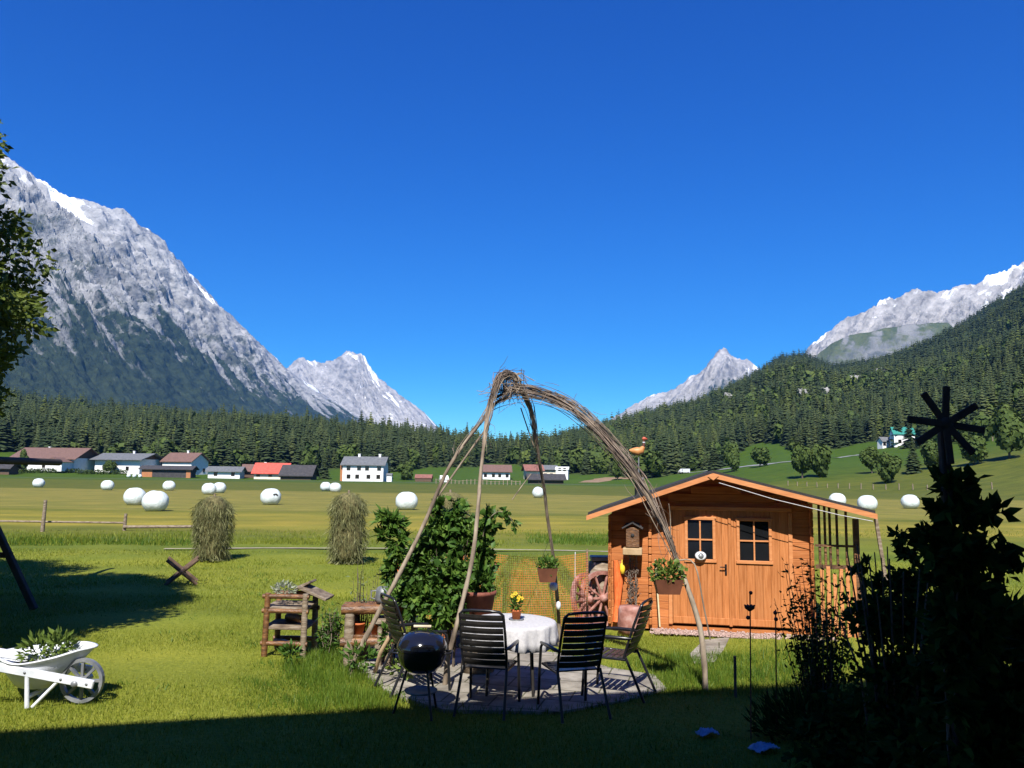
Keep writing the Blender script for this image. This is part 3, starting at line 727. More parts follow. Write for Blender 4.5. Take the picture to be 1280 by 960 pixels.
house('dark roofed barn right of the red roofed house', 374, 290, 10.5, 9, 1.8, 3.2, 0, wood_far, roof_dark, name='barn')
house('two storey white farmhouse with grey roof and two chimneys', 457, 262, 13, 10, 5.3, 2.4, 0, white_wall, roof_grey, 4, 2, ((-2.2, 0), (4.5, 0)), 0, .7, winh=1.05, upper=wood_far)
house('small white shed right of the white farmhouse', 487, 258, 1.6, 1.8, 1.9, .5, 0, white_wall, roof_grey, name='shed', over=.15)
house('small hut with orange red roof by the field edge', 530, 275, 5.5, 4, 1.2, 1.0, 0, wood_far, roof_rust, name='hut', over=.2)
house('white tent shaped shelter by the field edge', 555, 270, 2.6, 2.2, .9, 1.0, 20, white_wall, white_wall, name='shelter', over=.1)
house('farm with long red brown roof behind the willow arch', 620, 330, 11, 9, 3.2, 2.4, 3, white_wall, roof_brown, 4, 1, ())
house('cream house with red roof behind the willow arch', 666, 330, 6.5, 8, 3.8, 2.0, 8, cream_wall, roof_rust, 2, 1, ())
house('cream house with pale grey roof', 685, 338, 6, 8, 3.9, 1.5, 0, cream_wall, roof_grey, 2, 1, ())
house('modern white house with blue grey windows', 703, 332, 5, 6, 4.0, .9, -8, white_wall, white_wall, 2, 2, (), over=.3)
house('low dark barn at the edge of the mown field', 682, 262, 11, 6, 1.5, 1.4, 4, wood_far, roof_dark, name='barn')
house('dark wooden hut at the far left edge of the valley', 3, 270, 7, 6, 2.2, 1.8, 5, wood_far, roof_dark, name='hut')
def hill_house(label, px, py, w, hgt, roofm, wallm, yaw=0, hr=1.5):
    p = T(px, py); s = p.y/F
    h = house(label, px, p.y, w*s, w*s*.8, hgt*s, hr, yaw, wallm, roofm, 2, 1, (), over=.4)
    h.location = p
hill_house('white house with green roof among the trees on the slope', 1128, 557, 24, 14, roof_teal, white_wall, -10, 2.6)
hill_house('white house half hidden by trees left of the green roof', 1106, 560, 13, 8, roof_grey, white_wall, 10)
hill_house('tiny white chalet high in the wooded slope', 1102, 534, 7, 5, roof_grey, white_wall, 20)
hill_house('small white chalet among trees above the valley road', 887, 562, 8, 7, roof_grey, white_wall, 0)

# roads, tracks
ribbon('road', [T(840, 593)[:2], T(880, 589)[:2], T(925, 584)[:2], T(965, 580)[:2], T(990, 577)[:2]], 4.2, tar_m, .12)
ribbon('road', [T(1045, 573)[:2], T(1062, 570.5)[:2], T(1085, 568)[:2]], 4.5, tar_m, .14)
ribbon('road', [(-190, 232), (-95, 236), (-30, 238), (40, 240)], 3.0, tar_m, .06)
ribbon('path', [G(205, 686.5)[:2], G(330, 685.6)[:2], G(470, 685.8)[:2], G(600, 687.0)[:2], G(700, 688.5)[:2], G(800, 691)[:2]], .26, dirt_m, .02)
b = MB()
v = thing('van', 'small white van on the valley road', 'van', T(855, 592), R(200))
b = MB(); b.prism([(-2.3, .45), (2.3, .45), (2.3, 1.0), (1.75, 1.15), (1.1, 1.95), (-2.3, 2.0)], -.9, .9); b.build('body', white_m, v)
for sx in (-1.4, 1.4):
    for sy in (-.85, .85):
        b = MB(); b.lathe([(0, -.1), (.34, -.1), (.34, .1), (0, .1)], 14, (sx, sy, .34), mat=Matrix.Rotation(PI/2, 3, 'X')); b.build('wheel', black_m, v)
b = MB(); b.prism([(1.22, 1.2), (1.66, 1.2), (1.16, 1.8)], -.92, .92); b.build('windscreen', pane_m, v)

# ------------------------------------------------------------------ white wrapped bales
def bale_mesh(seed, round_end=False):
    g = random.Random(seed); vs = []; n = 28; prof = []
    for k in range(13):
        u = -1+2*k/12; prof.append((.63*(1-abs(u)**3.4*.5-abs(u)**2*.04), u*.68))
    prof = [(0.002, -.72), (.2, -.71)]+prof+[(.2, .71), (0.002, .72)]
    b = MB(); b.lathe(prof, n)
    for i, v in enumerate(b.v):
        v = Vector(v); d = 1+.05*mn.noise(v*3.1+Vector((seed, 0, 0)))+.025*mn.noise(v*9+Vector((0, seed, 0)))
        x, y, z = v.x*d, v.y*d, v.z
        b.v[i] = (z, x, max(y, -.54)+.54)     # lies on its side, flattened where it rests
    return b
bales = [(48, 609.5, 'wrapped white bale farthest left in the mown field'), (134, 613, 'single white bale in front of the grey roofed house'),
         (168, 631.5, 'left one of the two big white bales lying close together'), (193.5, 639, 'right and nearest of the two big white bales lying close together'),
         (211, 613.5, 'single white bale in front of the house with white gable'), (261, 618.5, 'larger white bale of the pair above the left hay rack'),
         (274, 616.5, 'smaller white bale of the pair above the left hay rack'), (338, 631, 'white bale with a dark tear on its wrap'),
         (407, 614, 'left white bale of the far pair below the white farmhouse'), (419, 615.5, 'right white bale of the far pair below the white farmhouse'),
         (508, 637.5, 'big white bale just left of the leaning willow pole'), (672.5, 622.5, 'round white bale end seen behind the thin arch leg'),
         (1047, 633.5, 'white bale just above the end of the shed roof'), (1084.5, 638.5, 'middle white bale of the three right of the shed'), (1138, 636, 'white bale behind the dark bush and wooden star')]
yaws = [5, 12, -6, 8, 15, 20, -10, 35, 25, -5, 14, 88, 10, -8, 4]
for i, (px, py, lab) in enumerate(bales):
    o = bale_mesh(i+3).build('hay_bale', bale_m); p = G(px, py-.4); o.location = p; o.rotation_euler = (0, 0, R(yaws[i]))
    if i == 7:
        b = MB(); b.add([(-.05, -.615, .78), (.2, -.6, .82), (.36, -.585, .7), (.3, -.6, .6), (.12, -.61, .72), (.02, -.615, .6)], [(0, 1, 4), (1, 2, 4), (2, 3, 4), (0, 4, 5)]); b.add([(-.05, -.58, .78), (.2, -.56, .82), (.36, -.55, .7)], [(0, 1, 2)]); b.build('tear', roof_dark, o)
    tag(o, lab, 'bale', 'white wrapped hay bales in the field')
for i, (px, lab) in enumerate([(166, 'leftmost of three small white bales by the orange shed end'), (173, 'middle of three small white bales by the orange shed end'), (180, 'rightmost of three small white bales by the orange shed end')]):
    o = bale_mesh(i+40).build('hay_bale', bale_m); x = (px-640)/1000*275; o.location = (x, 275, hz(x, 275)); o.rotation_euler = (0, 0, R(70+20*i)); tag(o, lab, 'bale', 'white wrapped hay bales in the field')

# fences of the valley
def post_row(label, pts, n, h, w=.14, mat=logdark_m, rail=True, jit=.2):
    f = thing('fence', label, 'fence', (pts[0][0], pts[0][1], 0))
    tops = []
    pts = [Vector((p[0], p[1], 0)) for p in pts]; Ls = [0]
    for a, b_ in zip(pts, pts[1:]): Ls.append(Ls[-1]+(b_-a).length)
    for k in range(n):
        s = Ls[-1]*k/(n-1); i = max(j for j in range(len(pts)-1) if Ls[j] <= s+1e-6); q = pts[i].lerp(pts[i+1], (s-Ls[i])/max(Ls[i+1]-Ls[i], 1e-6))
        z = hz(q.x, q.y); hh = h*random.uniform(1-jit, 1+jit); b = MB()
        b.box((q.x-f.location.x, q.y-f.location.y, z+hh/2-.1), (w, w, hh+.2), Matrix.Rotation(random.uniform(-.05, .05), 3, 'Y')); b.build('post', mat, f)
        tops.append(Vector((q.x-f.location.x, q.y-f.location.y, z+hh*.8)))
    if rail:
        b = MB()
        for a, c in zip(tops, tops[1:]): b.bar(a, c, .06, .1)
        b.build('rail', mat, f)
    return f
post_row('pale far fence along the field edge below the village', [G(545, 604.5), G(650, 606.5)], 22, 1.2, .2)
post_row('row of pale fence posts at the foot of the right slope', [T(985, 607.5, 40), T(1240, 612, 40)], 17, 1.1, .16, rail=False)

oc_m = M('pale outcrop rock', [(.16, .155, .15), (.36, .35, .335)], .25, 6, .9, .8, .8)
for px, py, s in ((912, 505, 7), (1003, 503, 10), (1012, 507, 6), (1030, 498, 7), (1068, 484, 9), (1077, 481, 5), (1101, 472, 8), (985, 500, 5)):
    p = T(px, py, 400)
    if p.y < 600: continue
    b = MB(); s *= p.y/F
    b.lathe([(0, 1), (.5, .85), (.85, .5), (1, .1), (1.02, -.6)], 22)
    for i, v in enumerate(b.v):
        v = Vector(v); d = 1+.75*mn.fractal(v*2.6+Vector((px, py, 0)), .7, 2, 5); b.v[i] = (v.x*s*d, v.y*s*.5*d, v.z*s*.8*d+5)
    for k in range(len(b.sm)): b.sm[k] = False
    o = b.build('rock_cliff', oc_m, loc=p); o['kind'] = 'structure'
b = MB(); p = T(1241, 552); b.tube([p, p+Vector((0, 0, 27/F*p.y))], [.16, .11], 7); tag(b.build('utility_pole', logdark_m), 'pale wooden utility pole in front of the trees on the right slope', 'pole')
ribbon('path', [G(735, 604)[:2], G(765, 603.5)[:2], G(800, 604.5)[:2]], 9, M('bare brown soil', [(.16, .1, .055), (.27, .18, .1)], .4, 6, .95, .4, 3), .05)

hp = [T(px, 591.5 if px < 100 else 593, 150) for px in range(24, 160, 4)]
hh = thing('hedge', 'low dark green hedge in front of the long white farm', 'hedge', (0, 0, 0)); parts = []
for p in hp:
    n = 60; pos = np.array(p)+rng.random((n, 3))*np.array([1.6, 1.2, 1.5])-np.array([.8, .6, 0])
    parts.append(leaves(pos, rng.normal(size=(n, 3)), .5, .4, np.clip(rng.normal(.35, .2, n), 0, 1)))
v, f, tt = join(parts); fast('foliage', v, f, decid_m, tt, hh)
# ------------------------------------------------------------------ the house behind, whose shadow lies over the foreground
hs = thing('house', 'tall white house with wide eaves that shades the foreground', 'house', (0, .56, 0), math.atan(.258))
b = MB(); b.box((-2, -7.3, 4.5), (30, 11, 9.0)); b.build('wall', white_wall, hs)
b = MB()
for sg in (1, -1):
    y0 = -1.8-5.5+sg*7.2
    b.add([(x, y0, 9.05+k) for x in (-19, 14.5) for k in (0, .28)]+[(x, -7.3, 12.3+k) for x in (-19, 14.5) for k in (0, .28)],
          [(0, 1, 3, 2), (1, 5, 7, 3), (0, 4, 5, 1), (2, 3, 7, 6), (0, 2, 6, 4), (4, 6, 7, 5)])
b.build('roof', roof_brown, hs)
b = MB(); b.box((-2, -1.2, 4.9), (26, 1.2, .16)); b.box((-2, -.62, 5.5), (26, .06, .95)); b.build('balcony', wood_far, hs)  # unseen balcony, added to keep sky light off the foreground
for x in (-12, -8, -4, 4, 8):
    for z in (1.6, 7.0):
        b = MB(); b.box((x, -1.76, z), (1.3, .12, 1.5), mi=0); b.box((x, -1.73, z), (1.1, .12, 1.3), mi=1); b.build('window', [wood_far, pane_m], hs)

# ------------------------------------------------------------------ garden shed
SX, SY, SR = 1.57, 12.75, R(-11)
sh = thing('garden_shed', 'orange log garden shed with low gable roof and double doors', 'shed', (SX, SY, 0), SR)
def SL(x, y, z): return Vector((SX, SY, 0)) + Matrix.Rotation(SR, 3, 'Z') @ Vector((x, y, z))
SW, SD, EZ = 3.0, 2.4, 1.7
AX, AZs = 1.56, 2.36                       # ridge
LS, RS = .352, .243                        # slopes left and right
def roofz(x): return AZs-(AX-x)*LS if x < AX else AZs-(x-AX)*RS
b = MB(); bh = .118; k = 0; z = .06
while z < 2.3:                             # front wall of notched boards, cut round the doors and under the roof
    zt = z+bh
    segs = [(0, .95), (2.68, SW)] if zt < 1.86 else [(0, SW)]
    for x0, x1 in segs:
        def lim(xx): return roofz(xx)-.06 > zt
        xs = [x0+(x1-x0)*i/60 for i in range(61)]; ok = [x for x in xs if lim(x)]
        if len(ok) < 2: continue
        b.box(((ok[0]+ok[-1])/2, .022, z+bh/2), (ok[-1]-ok[0], .044, bh-.002), bev=.006)
    z = zt
for x in (0.0, SW):                        # side walls
    z = .06
    while z+bh < roofz(x)-.05:
        b.box((x, SD/2, z+bh/2), (.044, SD+.18, bh-.002), bev=.006); z += bh
z = .06
while z+bh < 1.7: b.box((SW/2, SD, z+bh/2), (SW, .044, bh-.002), bev=.006); z += bh
b.box((SW/2, SD/2, .03), (SW+.02, SD, .06))
b.prism([(.025, 1.3), (.93, 1.3), (.93, 1.88), (2.7, 1.88), (2.7, 1.3), (SW-.025, 1.3), (SW-.025, roofz(SW)-.03), (AX, AZs-.03), (.025, roofz(.025)-.03)], .046, .075)
b.prism([(.025, 1.5), (SW-.025, 1.5), (SW-.025, roofz(SW)-.03), (AX, AZs-.03), (.025, roofz(.025)-.03)], SD-.06, SD-.03)
b.build('wall', shed_m, sh)
for x in (.0, .62, SW):                    # log ends crossing at the corners and at the partition
    b = MB(); z = .06
    while z+bh < roofz(x)-.1:
        b.box((x, -.045, z+bh/2), (.05, .09, bh-.012), bev=.012); z += bh
    b.build('log_ends', shedv_m, sh)
# roof
ro = MB(); xl, xr = -.3, 3.8; yf, yb = -.5, SD+.3; th = .06
for x0, x1 in ((xl, AX), (AX, xr)):
    z0, z1 = roofz(x0), roofz(x1)
    ro.add([(x0, y, z0+k) for y in (yf, yb) for k in (0, th)]+[(x1, y, z1+k) for y in (yf, yb) for k in (0, th)],
           [(0, 1, 3, 2), (1, 5, 7, 3), (0, 4, 5, 1), (2, 3, 7, 6), (0, 2, 6, 4), (4, 6, 7, 5)])
roof = ro.build('roof', felt_m, sh)
for x0, x1 in ((xl-.02, AX-.0), (AX+.0, xr+.02)):
    b = MB(); z0, z1 = roofz(x0), roofz(x1)
    b.add([(x0, y, z0+k) for y in (yf-.03, yf-.004) for k in (-.05, .02)]+[(x1, y, z1+k) for y in (yf-.03, yf-.004) for k in (-.055, .02)],
          [(0, 1, 3, 2), (1, 5, 7, 3), (0, 4, 5, 1), (2, 3, 7, 6), (0, 2, 6, 4), (4, 6, 7, 5)])
    b.build('barge_board', trim_m, roof)
b = MB(); b.prism([(AX-.08, AZs-.03), (AX, AZs+.015), (AX+.08, AZs-.02), (AX, AZs-.085)], yf-.045, yf-.032); b.build('ridge_plate', trim_m, roof)
b = MB()
for x0, x1 in ((xl+.05, AX), (AX, xr-.03)):
    b.add([(x0, y, roofz(x0)+k) for y in (yf+.004, yb-.02) for k in (-.025, -.004)]+[(x1, y, roofz(x1)+k) for y in (yf+.004, yb-.02) for k in (-.025, -.004)],
          [(0, 1, 3, 2), (1, 5, 7, 3), (0, 4, 5, 1), (2, 3, 7, 6), (0, 2, 6, 4), (4, 6, 7, 5)])
b.build('soffit', shed_m, roof)
b = MB(); pw = SL(0, 0, 0)
b.lathe([(.07, 1.75), (.07, 2.24), (.095, 2.24), (.095, 2.30), (0, 2.31)], 16, (.42, .9, 0)); b.build('stove_pipe', greymetal_m, roof)
# double door
for i, (x0, x1, wx0, wx1, lab) in enumerate([(.96, 1.812, 1.17, 1.585, 'left'), (1.818, 2.67, 1.94, 2.41, 'right')]):
    d = MB(); wz0, wz1 = 1.05, 1.69; n = 8; pwid = (x1-x0)/n
    edges = [x0, (x0+wx0)/2, wx0]+[wx0+(wx1-wx0)*k/4 for k in range(1, 5)]+[(wx1+x1)/2, x1]
    for a, c in zip(edges, edges[1:]):
        pwid = c-a
        pieces = [(.1, 1.818)]
        if c > wx0+.01 and a < wx1-.01: pieces = [(.1, wz0), (wz1, 1.818)]
        for p0, p1 in pieces: d.box(((a+c)/2, -.012, (p0+p1)/2), (pwid-.0015, .03, p1-p0), bev=.0035)
    d.box(((x0+x1)/2, -.034, .16), (x1-x0-.02, .014, .1), bev=.004)
    dr = d.build('door', shedv_m, sh)
    f = MB(); t = .035
    for a, c in (((wx0, wz0), (wx1, wz0)), ((wx0, wz1), (wx1, wz1))): f.box(((a[0]+c[0])/2, -.03, a[1]), (wx1-wx0+.07, .045, .05), bev=.006)
    for x in (wx0, wx1): f.box((x, -.029, (wz0+wz1)/2), (.045, .043, wz1-wz0-.05), bev=.006)
    f.box(((wx0+wx1)/2, -.022, (wz0+wz1)/2), (.022, .024, wz1-wz0-.05)); f.box(((wx0+wx1)/2, -.021, (wz0+wz1)/2+.0), (wx1-wx0-.045, .02, .022))
    f.build('window_frame', trim_m, dr)
    p = MB(); p.box(((wx0+wx1)/2, -.004, (wz0+wz1)/2), (wx1-wx0, .006, wz1-wz0)); p.build('pane', pane_m, dr)
    if i == 0:
        h = MB(); h.box((x1-.06, -.035, .93), (.03, .012, .16)); h.tube([(x1-.06, -.04, .97), (x1-.06, -.08, .97), (x1-.15, -.08, .97)], .009, 7); h.build('handle', black_m, dr)
for x in (.925, 1.815, 2.7):
    b = MB(); b.box((x, -.04 if x == 1.815 else -.02, .95), (.045 if x == 1.815 else .06, .016 if x == 1.815 else .05, 1.72), bev=.006); b.build('door_frame' if x != 1.815 else 'cover_strip', trim_m if x != 1.815 else shedv_m, sh)
b = MB(); b.box((1.81, -.02, 1.845), (1.84, .05, .06), bev=.006); b.build('door_frame', trim_m, sh)
# open slatted bay under the right roof slope
b = MB()
for x in (3.12, 3.2, 3.27, 3.37, 3.5): b.box((x, .0, (roofz(x)+1.0)/2-.02), (.035, .03, roofz(x)-1.0-.06), bev=.004)
b.box((3.36, -.022, 1.33), (.62, .02, .035)); b.box((3.36, -.022, 1.02), (.62, .02, .06))
b.build('slat_screen', logwarm_m, sh)
b = MB(); b.box((3.64, .02, .87), (.08, .08, 1.72), bev=.006); b.build('post', logwarm_m, sh)
b = MB(); b.bar(SLb := Vector((3.82, -.42, 1.76)), (3.93, -.4, .9), .045, .045); b.build('downpipe', logdark_m, sh)
for q, x in enumerate((3.13, 3.22, 3.31, 3.40, 3.49, 3.58)):
    b = MB(); hq = .98+.06*math.sin(q*2.2); b.box((x, -.05, hq/2), (.055, .02, hq), bev=.004); b.build('picket', trim_m, sh)
b = MB(); b.tube([(AX+.08, yf-.05, AZs-.12), (2.4, yf-.05, roofz(2.4)-.14), (3.3, yf-.05, roofz(3.3)-.13), (3.75, yf-.05, roofz(3.75)-.1)], .006, 5); b.build('cord', cloth_m, sh)
# pink gravel round the shed
b = MB()
pts = [SL(.62, -.03, 0), SL(3.1, -.03, 0), SL(3.3, -.42, 0), SL(2, -.46, 0), SL(.7, -.4, 0)]
b.add([(p.x, p.y, .012) for p in pts], [list(range(5))]); o = b.build('gravel', pink_m); o['kind'] = 'structure'
vs, fs, o_ = [], [], 0
b = MB()
for q in range(420):
    p = SL(random.uniform(.62, 3.25), random.uniform(-.46, -.06), 0); s = random.uniform(.008, .02)
    b.box((p.x, p.y, .012+s*.5), (s*2, s*1.6, s*1.3), Euler((random.random()*3, random.random()*3, random.random()*3)).to_matrix())
o = b.build('gravel', pink_m); o['kind'] = 'stuff'
# things on and beside the shed
bx = thing('bird_house', 'wooden bird house hanging on the shaded shed wall left of the doors', 'bird house', SL(.36, -.16, 1.12), SR)
b = MB(); b.box((0, 0, .27), (.2, .18, .3), bev=.006); b.build('body', logwarm_m, bx)
b = MB(); b.box((0, -.05, .06), (.29, .26, .1), bev=.008); b.build('tray', M('pale bird house wood', [(.3, .2, .1), (.45, .32, .18)], 6, 4, .7, .2), bx)
b = MB(); b.tube([(-.15, -.03, .40), (-.1, -.03, .47), (0, -.03, .5), (.1, -.03, .47), (.15, -.03, .40)], .012, 7); b.box((-.07, 0, .455), (.2, .26, .02), Matrix.Rotation(-.5, 3, 'Y')); b.box((.07, 0, .455), (.2, .26, .02), Matrix.Rotation(.5, 3, 'Y')); b.build('roof', roof_dark, bx)
b = MB(); b.lathe([(0, -.004), (.028, -.004), (.028, .004), (0, .004)], 14, (0, -.094, .3), mat=Matrix.Rotation(PI/2, 3, 'X')); b.build('hole', felt_m, bx)
b = MB()
for q in range(70):
    x = random.uniform(-.07, .07); z = random.uniform(0, .75); pts = [(x, random.uniform(-.04, 0), z)]
    for _ in range(4): pts.append((pts[-1][0]+random.uniform(-.04, .04), pts[-1][1]+random.uniform(-.012, .012), pts[-1][2]+random.uniform(-.05, .06)))
    b.tube(pts, .006, 4)
for x in (-.05, .05): b.tube([(x, 0, -.1), (x*.8, -.01, .4), (x, 0, .85)], .012, 6)
tag(b.build('twig_trellis', twig_m, loc=SL(.36, -.09, .35)), 'bundle of dry vine twigs climbing the shed wall below the bird house', 'twigs'); C.objects['twig_trellis'].rotation_euler.z = SR
b = MB(); b.lathe([(0, 0), (.17, 0), (.19, .12), (.175, .36), (.16, .4), (0, .41)], 18); o = b.build('tree_stump', wheel_m, loc=SL(.33, -.5, 0)); tag(o, 'pinkish weathered stump standing against the shed behind the right chair', 'stump')
b = MB(); b.tube([(0, 0, 0), (-.05, .05, 1.0)], .014, 7); o = b.build('bamboo_cane', M('pale cane', [(.5, .42, .24), (.65, .58, .38)], 12, 4, .6, .1), loc=SL(.76, -.14, .06)); tag(o, 'pale bamboo cane leaning against the shed beside the hanging planter', 'cane')
tag(MB.build((lambda m: (m.tube([(0, 0, .0), (.02, .03, .3), (.035, .02, .6), (.0, .0, .92)], [.07, .05, .075, .035], 12, wob=.25), m)[1])(MB()), 'rolled_net', orange_tarp_m, loc=SL(.1, -.13, .1)), 'bright orange rolled plastic net hanging at the left shed corner', 'net roll')
b = MB(); b.lathe([(0, 0), (.03, .01), (.042, .08), (.034, .15), (.01, .18), (.01, .22), (0, .22)], 14); tag(b.build('bottle', flower_y, loc=SL(.2, -.15, .82)), 'yellow plastic bottle hanging at the left shed corner', 'bottle')
b = MB()
b.lathe([(0, -.012), (.055, -.012), (.068, 0), (.055, .012), (0, .016)], 20, mat=Matrix.Rotation(R(78), 3, 'X'), sx=1.3); b.lathe([(0, .022), (.042, .022), (.042, .012)], 16, mat=Matrix.Rotation(R(78), 3, 'X'), mi=1)
tag(b.build('round_disc', [white_m, greymetal_m], loc=SL(1.38, -.1, 1.13)), 'white and grey round disc leaning at the foot of the left door window', 'lid')  # white disc with a grey centre set before the pane

# cart wheels beside the shed
def cart_wheel(loc, r, yaw, lean, label, spokes=12):
    t = thing('cart_wheel', label, 'wheel', loc, yaw, 'old wooden cart wheels beside the shed'); Mx = Matrix.Rotation(R(90)-lean, 3, 'X')
    up = Vector((0, math.sin(lean)*r, r*math.cos(lean)))
    b = MB(); b.lathe([(r*.86, -.03), (r, -.035), (r, .035), (r*.86, .03), (r*.86, -.03)], 40, up, mat=Mx, smooth=False); b.build('rim', wheel_m, t)
    b = MB(); b.lathe([(0, -.09), (r*.13, -.08), (r*.17, 0), (r*.13, .08), (0, .09)], 18, up, mat=Mx); b.build('hub', wheel_m, t)
    for k in range(spokes):
        a = 2*PI*k/spokes; d = Mx @ Vector((math.cos(a), math.sin(a), 0)); b = MB(); b.bar(up+d*r*.12, up+d*r*.88, .035, .04, up=(0, 1, 0), bev=.008); b.build('spoke', wheel_m, t)
    return t
p = G(741, 768); cart_wheel((P(740, 700, 12.7).x, 12.7, 0), .41, R(52), .2, 'old cart wheel turned sideways, left of the two by the shed', 14)
cart_wheel((P(755.5, 700, 12.75).x, 12.78, 0), .42, R(25), .12, 'reddish cart wheel facing forward, right of the two by the shed', 10)
b = MB(); b.lathe([(0, 0), (.2, 0), (.2, .95), (0, .95)], 12, mi=0); b.box((0, 0, 1.0), (.34, .34, .07), mi=1, bev=.01); b.box((.02, -.02, .93), (.3, .3, .04), mi=2)
tag(b.build('rain_barrel', [logdark_m, greymetal_m, white_m], loc=(P(751, 700, 13.15).x, 13.15, 0)), 'wooden barrel with grey lid behind the cart wheels', 'barrel')

# the bird on the stove pipe
pb = P(787, 575, SL(.42, .9, 0).y)
bd = thing('bird_ornament', 'orange metal bird with white neck ring on a thin stake above the shed', 'ornament', SL(.42, .9, 2.3))
b = MB(); b.tube([(0, 0, 0), (0, 0, .36)], .012, 7); b.build('stake', greymetal_m, bd)
b = MB(); o_ = .36
b.tube([(-.16, 0, .46), (-.1, 0, .45), (-.02, 0, .44), (.05, 0, .46), (.085, 0, .52)], [.012, .05, .075, .06, .03], 14); b.build('body', M('orange bird paint', [(.4, .16, .04), (.55, .26, .09)], 9, 4, .5), bd)
b = MB(); b.tube([(.07, 0, .49), (.088, 0, .56), (.088, 0, .64)], [.03, .02, .017], 10); b.build('neck', red_m, bd)
b = MB(); b.tube([(.088, 0, .585), (.088, 0, .603)], .024, 12); b.build('neck_ring', white_m, bd)
b = MB(); b.tube([(.06, 0, .655), (.09, 0, .66), (.115, 0, .655), (.15, 0, .648)], [.012, .032, .024, .004], 10); b.build('head', M('red bird paint', [(.4, .06, .03), (.5, .1, .05)], 9, 3, .5), bd)

# ------------------------------------------------------------------ patio
PAT = [G(*q) for q in [(440, 836), (462, 850), (489, 869), (555, 889), (700, 892), (786, 876), (833, 862), (818, 845), (762, 836), (704, 818), (640, 812), (560, 812), (492, 820), (455, 826)]]
b = MB(); n = len(PAT); b.add([(p.x, p.y, .018) for p in PAT]+[(p.x, p.y, -.05) for p in PAT], [list(range(n))]+[(i, (i+1) % n, (i+1) % n+n, i+n) for i in range(n)])
patio = b.build('patio', slab_m); patio['kind'] = 'structure'
SLAB = [G(*q) for q in [(862, 818), (880, 800), (912, 797), (905, 812), (893, 828), (868, 830)]]
b = MB(); b.add([(p.x, p.y, .006) for p in SLAB], [list(range(6))]); o = b.build('path', slab_m); o['kind'] = 'structure'
b = MB(); bed2 = [G(*q) for q in [(425, 836), (470, 838), (540, 822), (600, 812), (700, 812), (690, 790), (560, 785), (430, 800)]]
b.add([(p.x, p.y, .01) for p in bed2], [list(range(8))]); o = b.build('flower_bed', soil_m); o['kind'] = 'structure'

# ------------------------------------------------------------------ table and chairs
tb = thing('table', 'round garden table between the dark chairs', 'table', (.02, 8.9, .018)); tb.scale = (.86, .86, 1)
b = MB(); b.lathe([(0, .69), (.55, .69), (.56, .705), (.55, .72), (0, .72)], 40); b.build('tabletop', greymetal_m, tb)
for a in (45, 135, 225, 315):
    b = MB(); b.tube([(.36*math.cos(R(a)), .36*math.sin(R(a)), .69), (.4*math.cos(R(a)), .4*math.sin(R(a)), 0)], .018, 9); b.build('leg', slat_m, tb)
b = MB(); n = 120; rows = [(0, .727), (.3, .727), (.54, .727), (.566, .722), (.575, .70), (.58, .65), (.585, .6), (.59, .55)]
vs = []
for q, (r, z) in enumerate(rows):
    for j in range(n):
        a = 2*PI*j/n; k = max(0, q-3)/4; wv = .028*k*math.sin(a*13+.8*math.sin(a*3))+.012*k*math.sin(a*29+1); zz = z-(k**2)*(.02+.05*abs(math.sin(a*2+.4)))
        vs.append(((r+wv)*math.cos(a), (r+wv)*math.sin(a), zz))
b.add(vs, [(q*n+j, q*n+(j+1) % n, (q+1)*n+(j+1) % n, (q+1)*n+j) for q in range(len(rows)-1) for j in range(n)], 0, True)
tc = b.build('tablecloth', cloth_m, loc=(.02, 8.9, .018)); tc.scale = (.86, .86, 1); md = tc.modifiers.new('thickness', 'SOLIDIFY'); md.thickness = .003; tag(tc, 'pale cloth draped over the round garden table', 'tablecloth')

def make_chair(label):
    t = thing('garden_chair', label, 'chair', (0, 0, 0), 0, 'dark slatted garden chairs round the table')
    for sx in (-1, 1):
        b = MB(); b.tube([(sx*.285, .3, 0), (sx*.28, .275, .35), (sx*.275, .25, .6), (sx*.275, .2, .645)], .016, 9); b.build('leg', black_m, t)
        b = MB(); b.tube([(sx*.27, -.42, 0), (sx*.255, -.3, .25), (sx*.245, -.2, .45)], .016, 9); b.build('leg', black_m, t)
        b = MB(); b.tube([(sx*.275, .245, .645), (sx*.28, .05, .655), (sx*.275, -.2, .655), (sx*.245, -.275, .65)], [.016, .021, .021, .013], 9); b.build('armrest', black_m, t)
    b = MB(); pts = [(.235, -.17, .41), (.245, -.215, .55), (.245, -.3, .8), (.24, -.38, 1.0)]
    top = [(.2, -.395, 1.035), (.1, -.405, 1.045), (-.1, -.405, 1.045), (-.2, -.395, 1.035)]
    b.tube(pts+top+[(-x, y, z) for x, y, z in pts[::-1]], .015, 9)
    for k in range(8):
        u = (k+.5)/8; z = .47+u*.54; y = -.185-.2*u-.025*math.sin(u*3); ns = 9
        vs = []; h = .06
        for q in range(ns):
            x = -.232+.464*q/(ns-1); cv = -.035*(1-(2*q/(ns-1)-1)**2)
            for dy, dz in ((.007, -h/2), (-.004, -h/2), (-.014, 0), (-.004+-.012, h/2), (.0, h/2), (.004, 0)): vs.append((x, y+cv+dy-(dz*.3), z+dz))
        b.add(vs, [(q*6+j, q*6+(j+1) % 6, (q+1)*6+(j+1) % 6, (q+1)*6+j) for q in range(ns-1) for j in range(6)], 1)
    b.build('backrest', [black_m, slat_m], t)
    b = MB()
    for k in range(6): b.box((0, -.15+k*.075, .435-.012*math.sin(k*.6)), (.47, .06, .016), bev=.005, mi=1)
    b.tube([(-.245, -.2, .42), (-.255, .25, .425), (-.2, .29, .42), (.2, .29, .42), (.255, .25, .425), (.245, -.2, .42)], .013, 8)
    b.build('seat', [black_m, slat_m], t)
    return t
ch = make_chair('dark slatted chair seen from behind, left of the tablecloth')
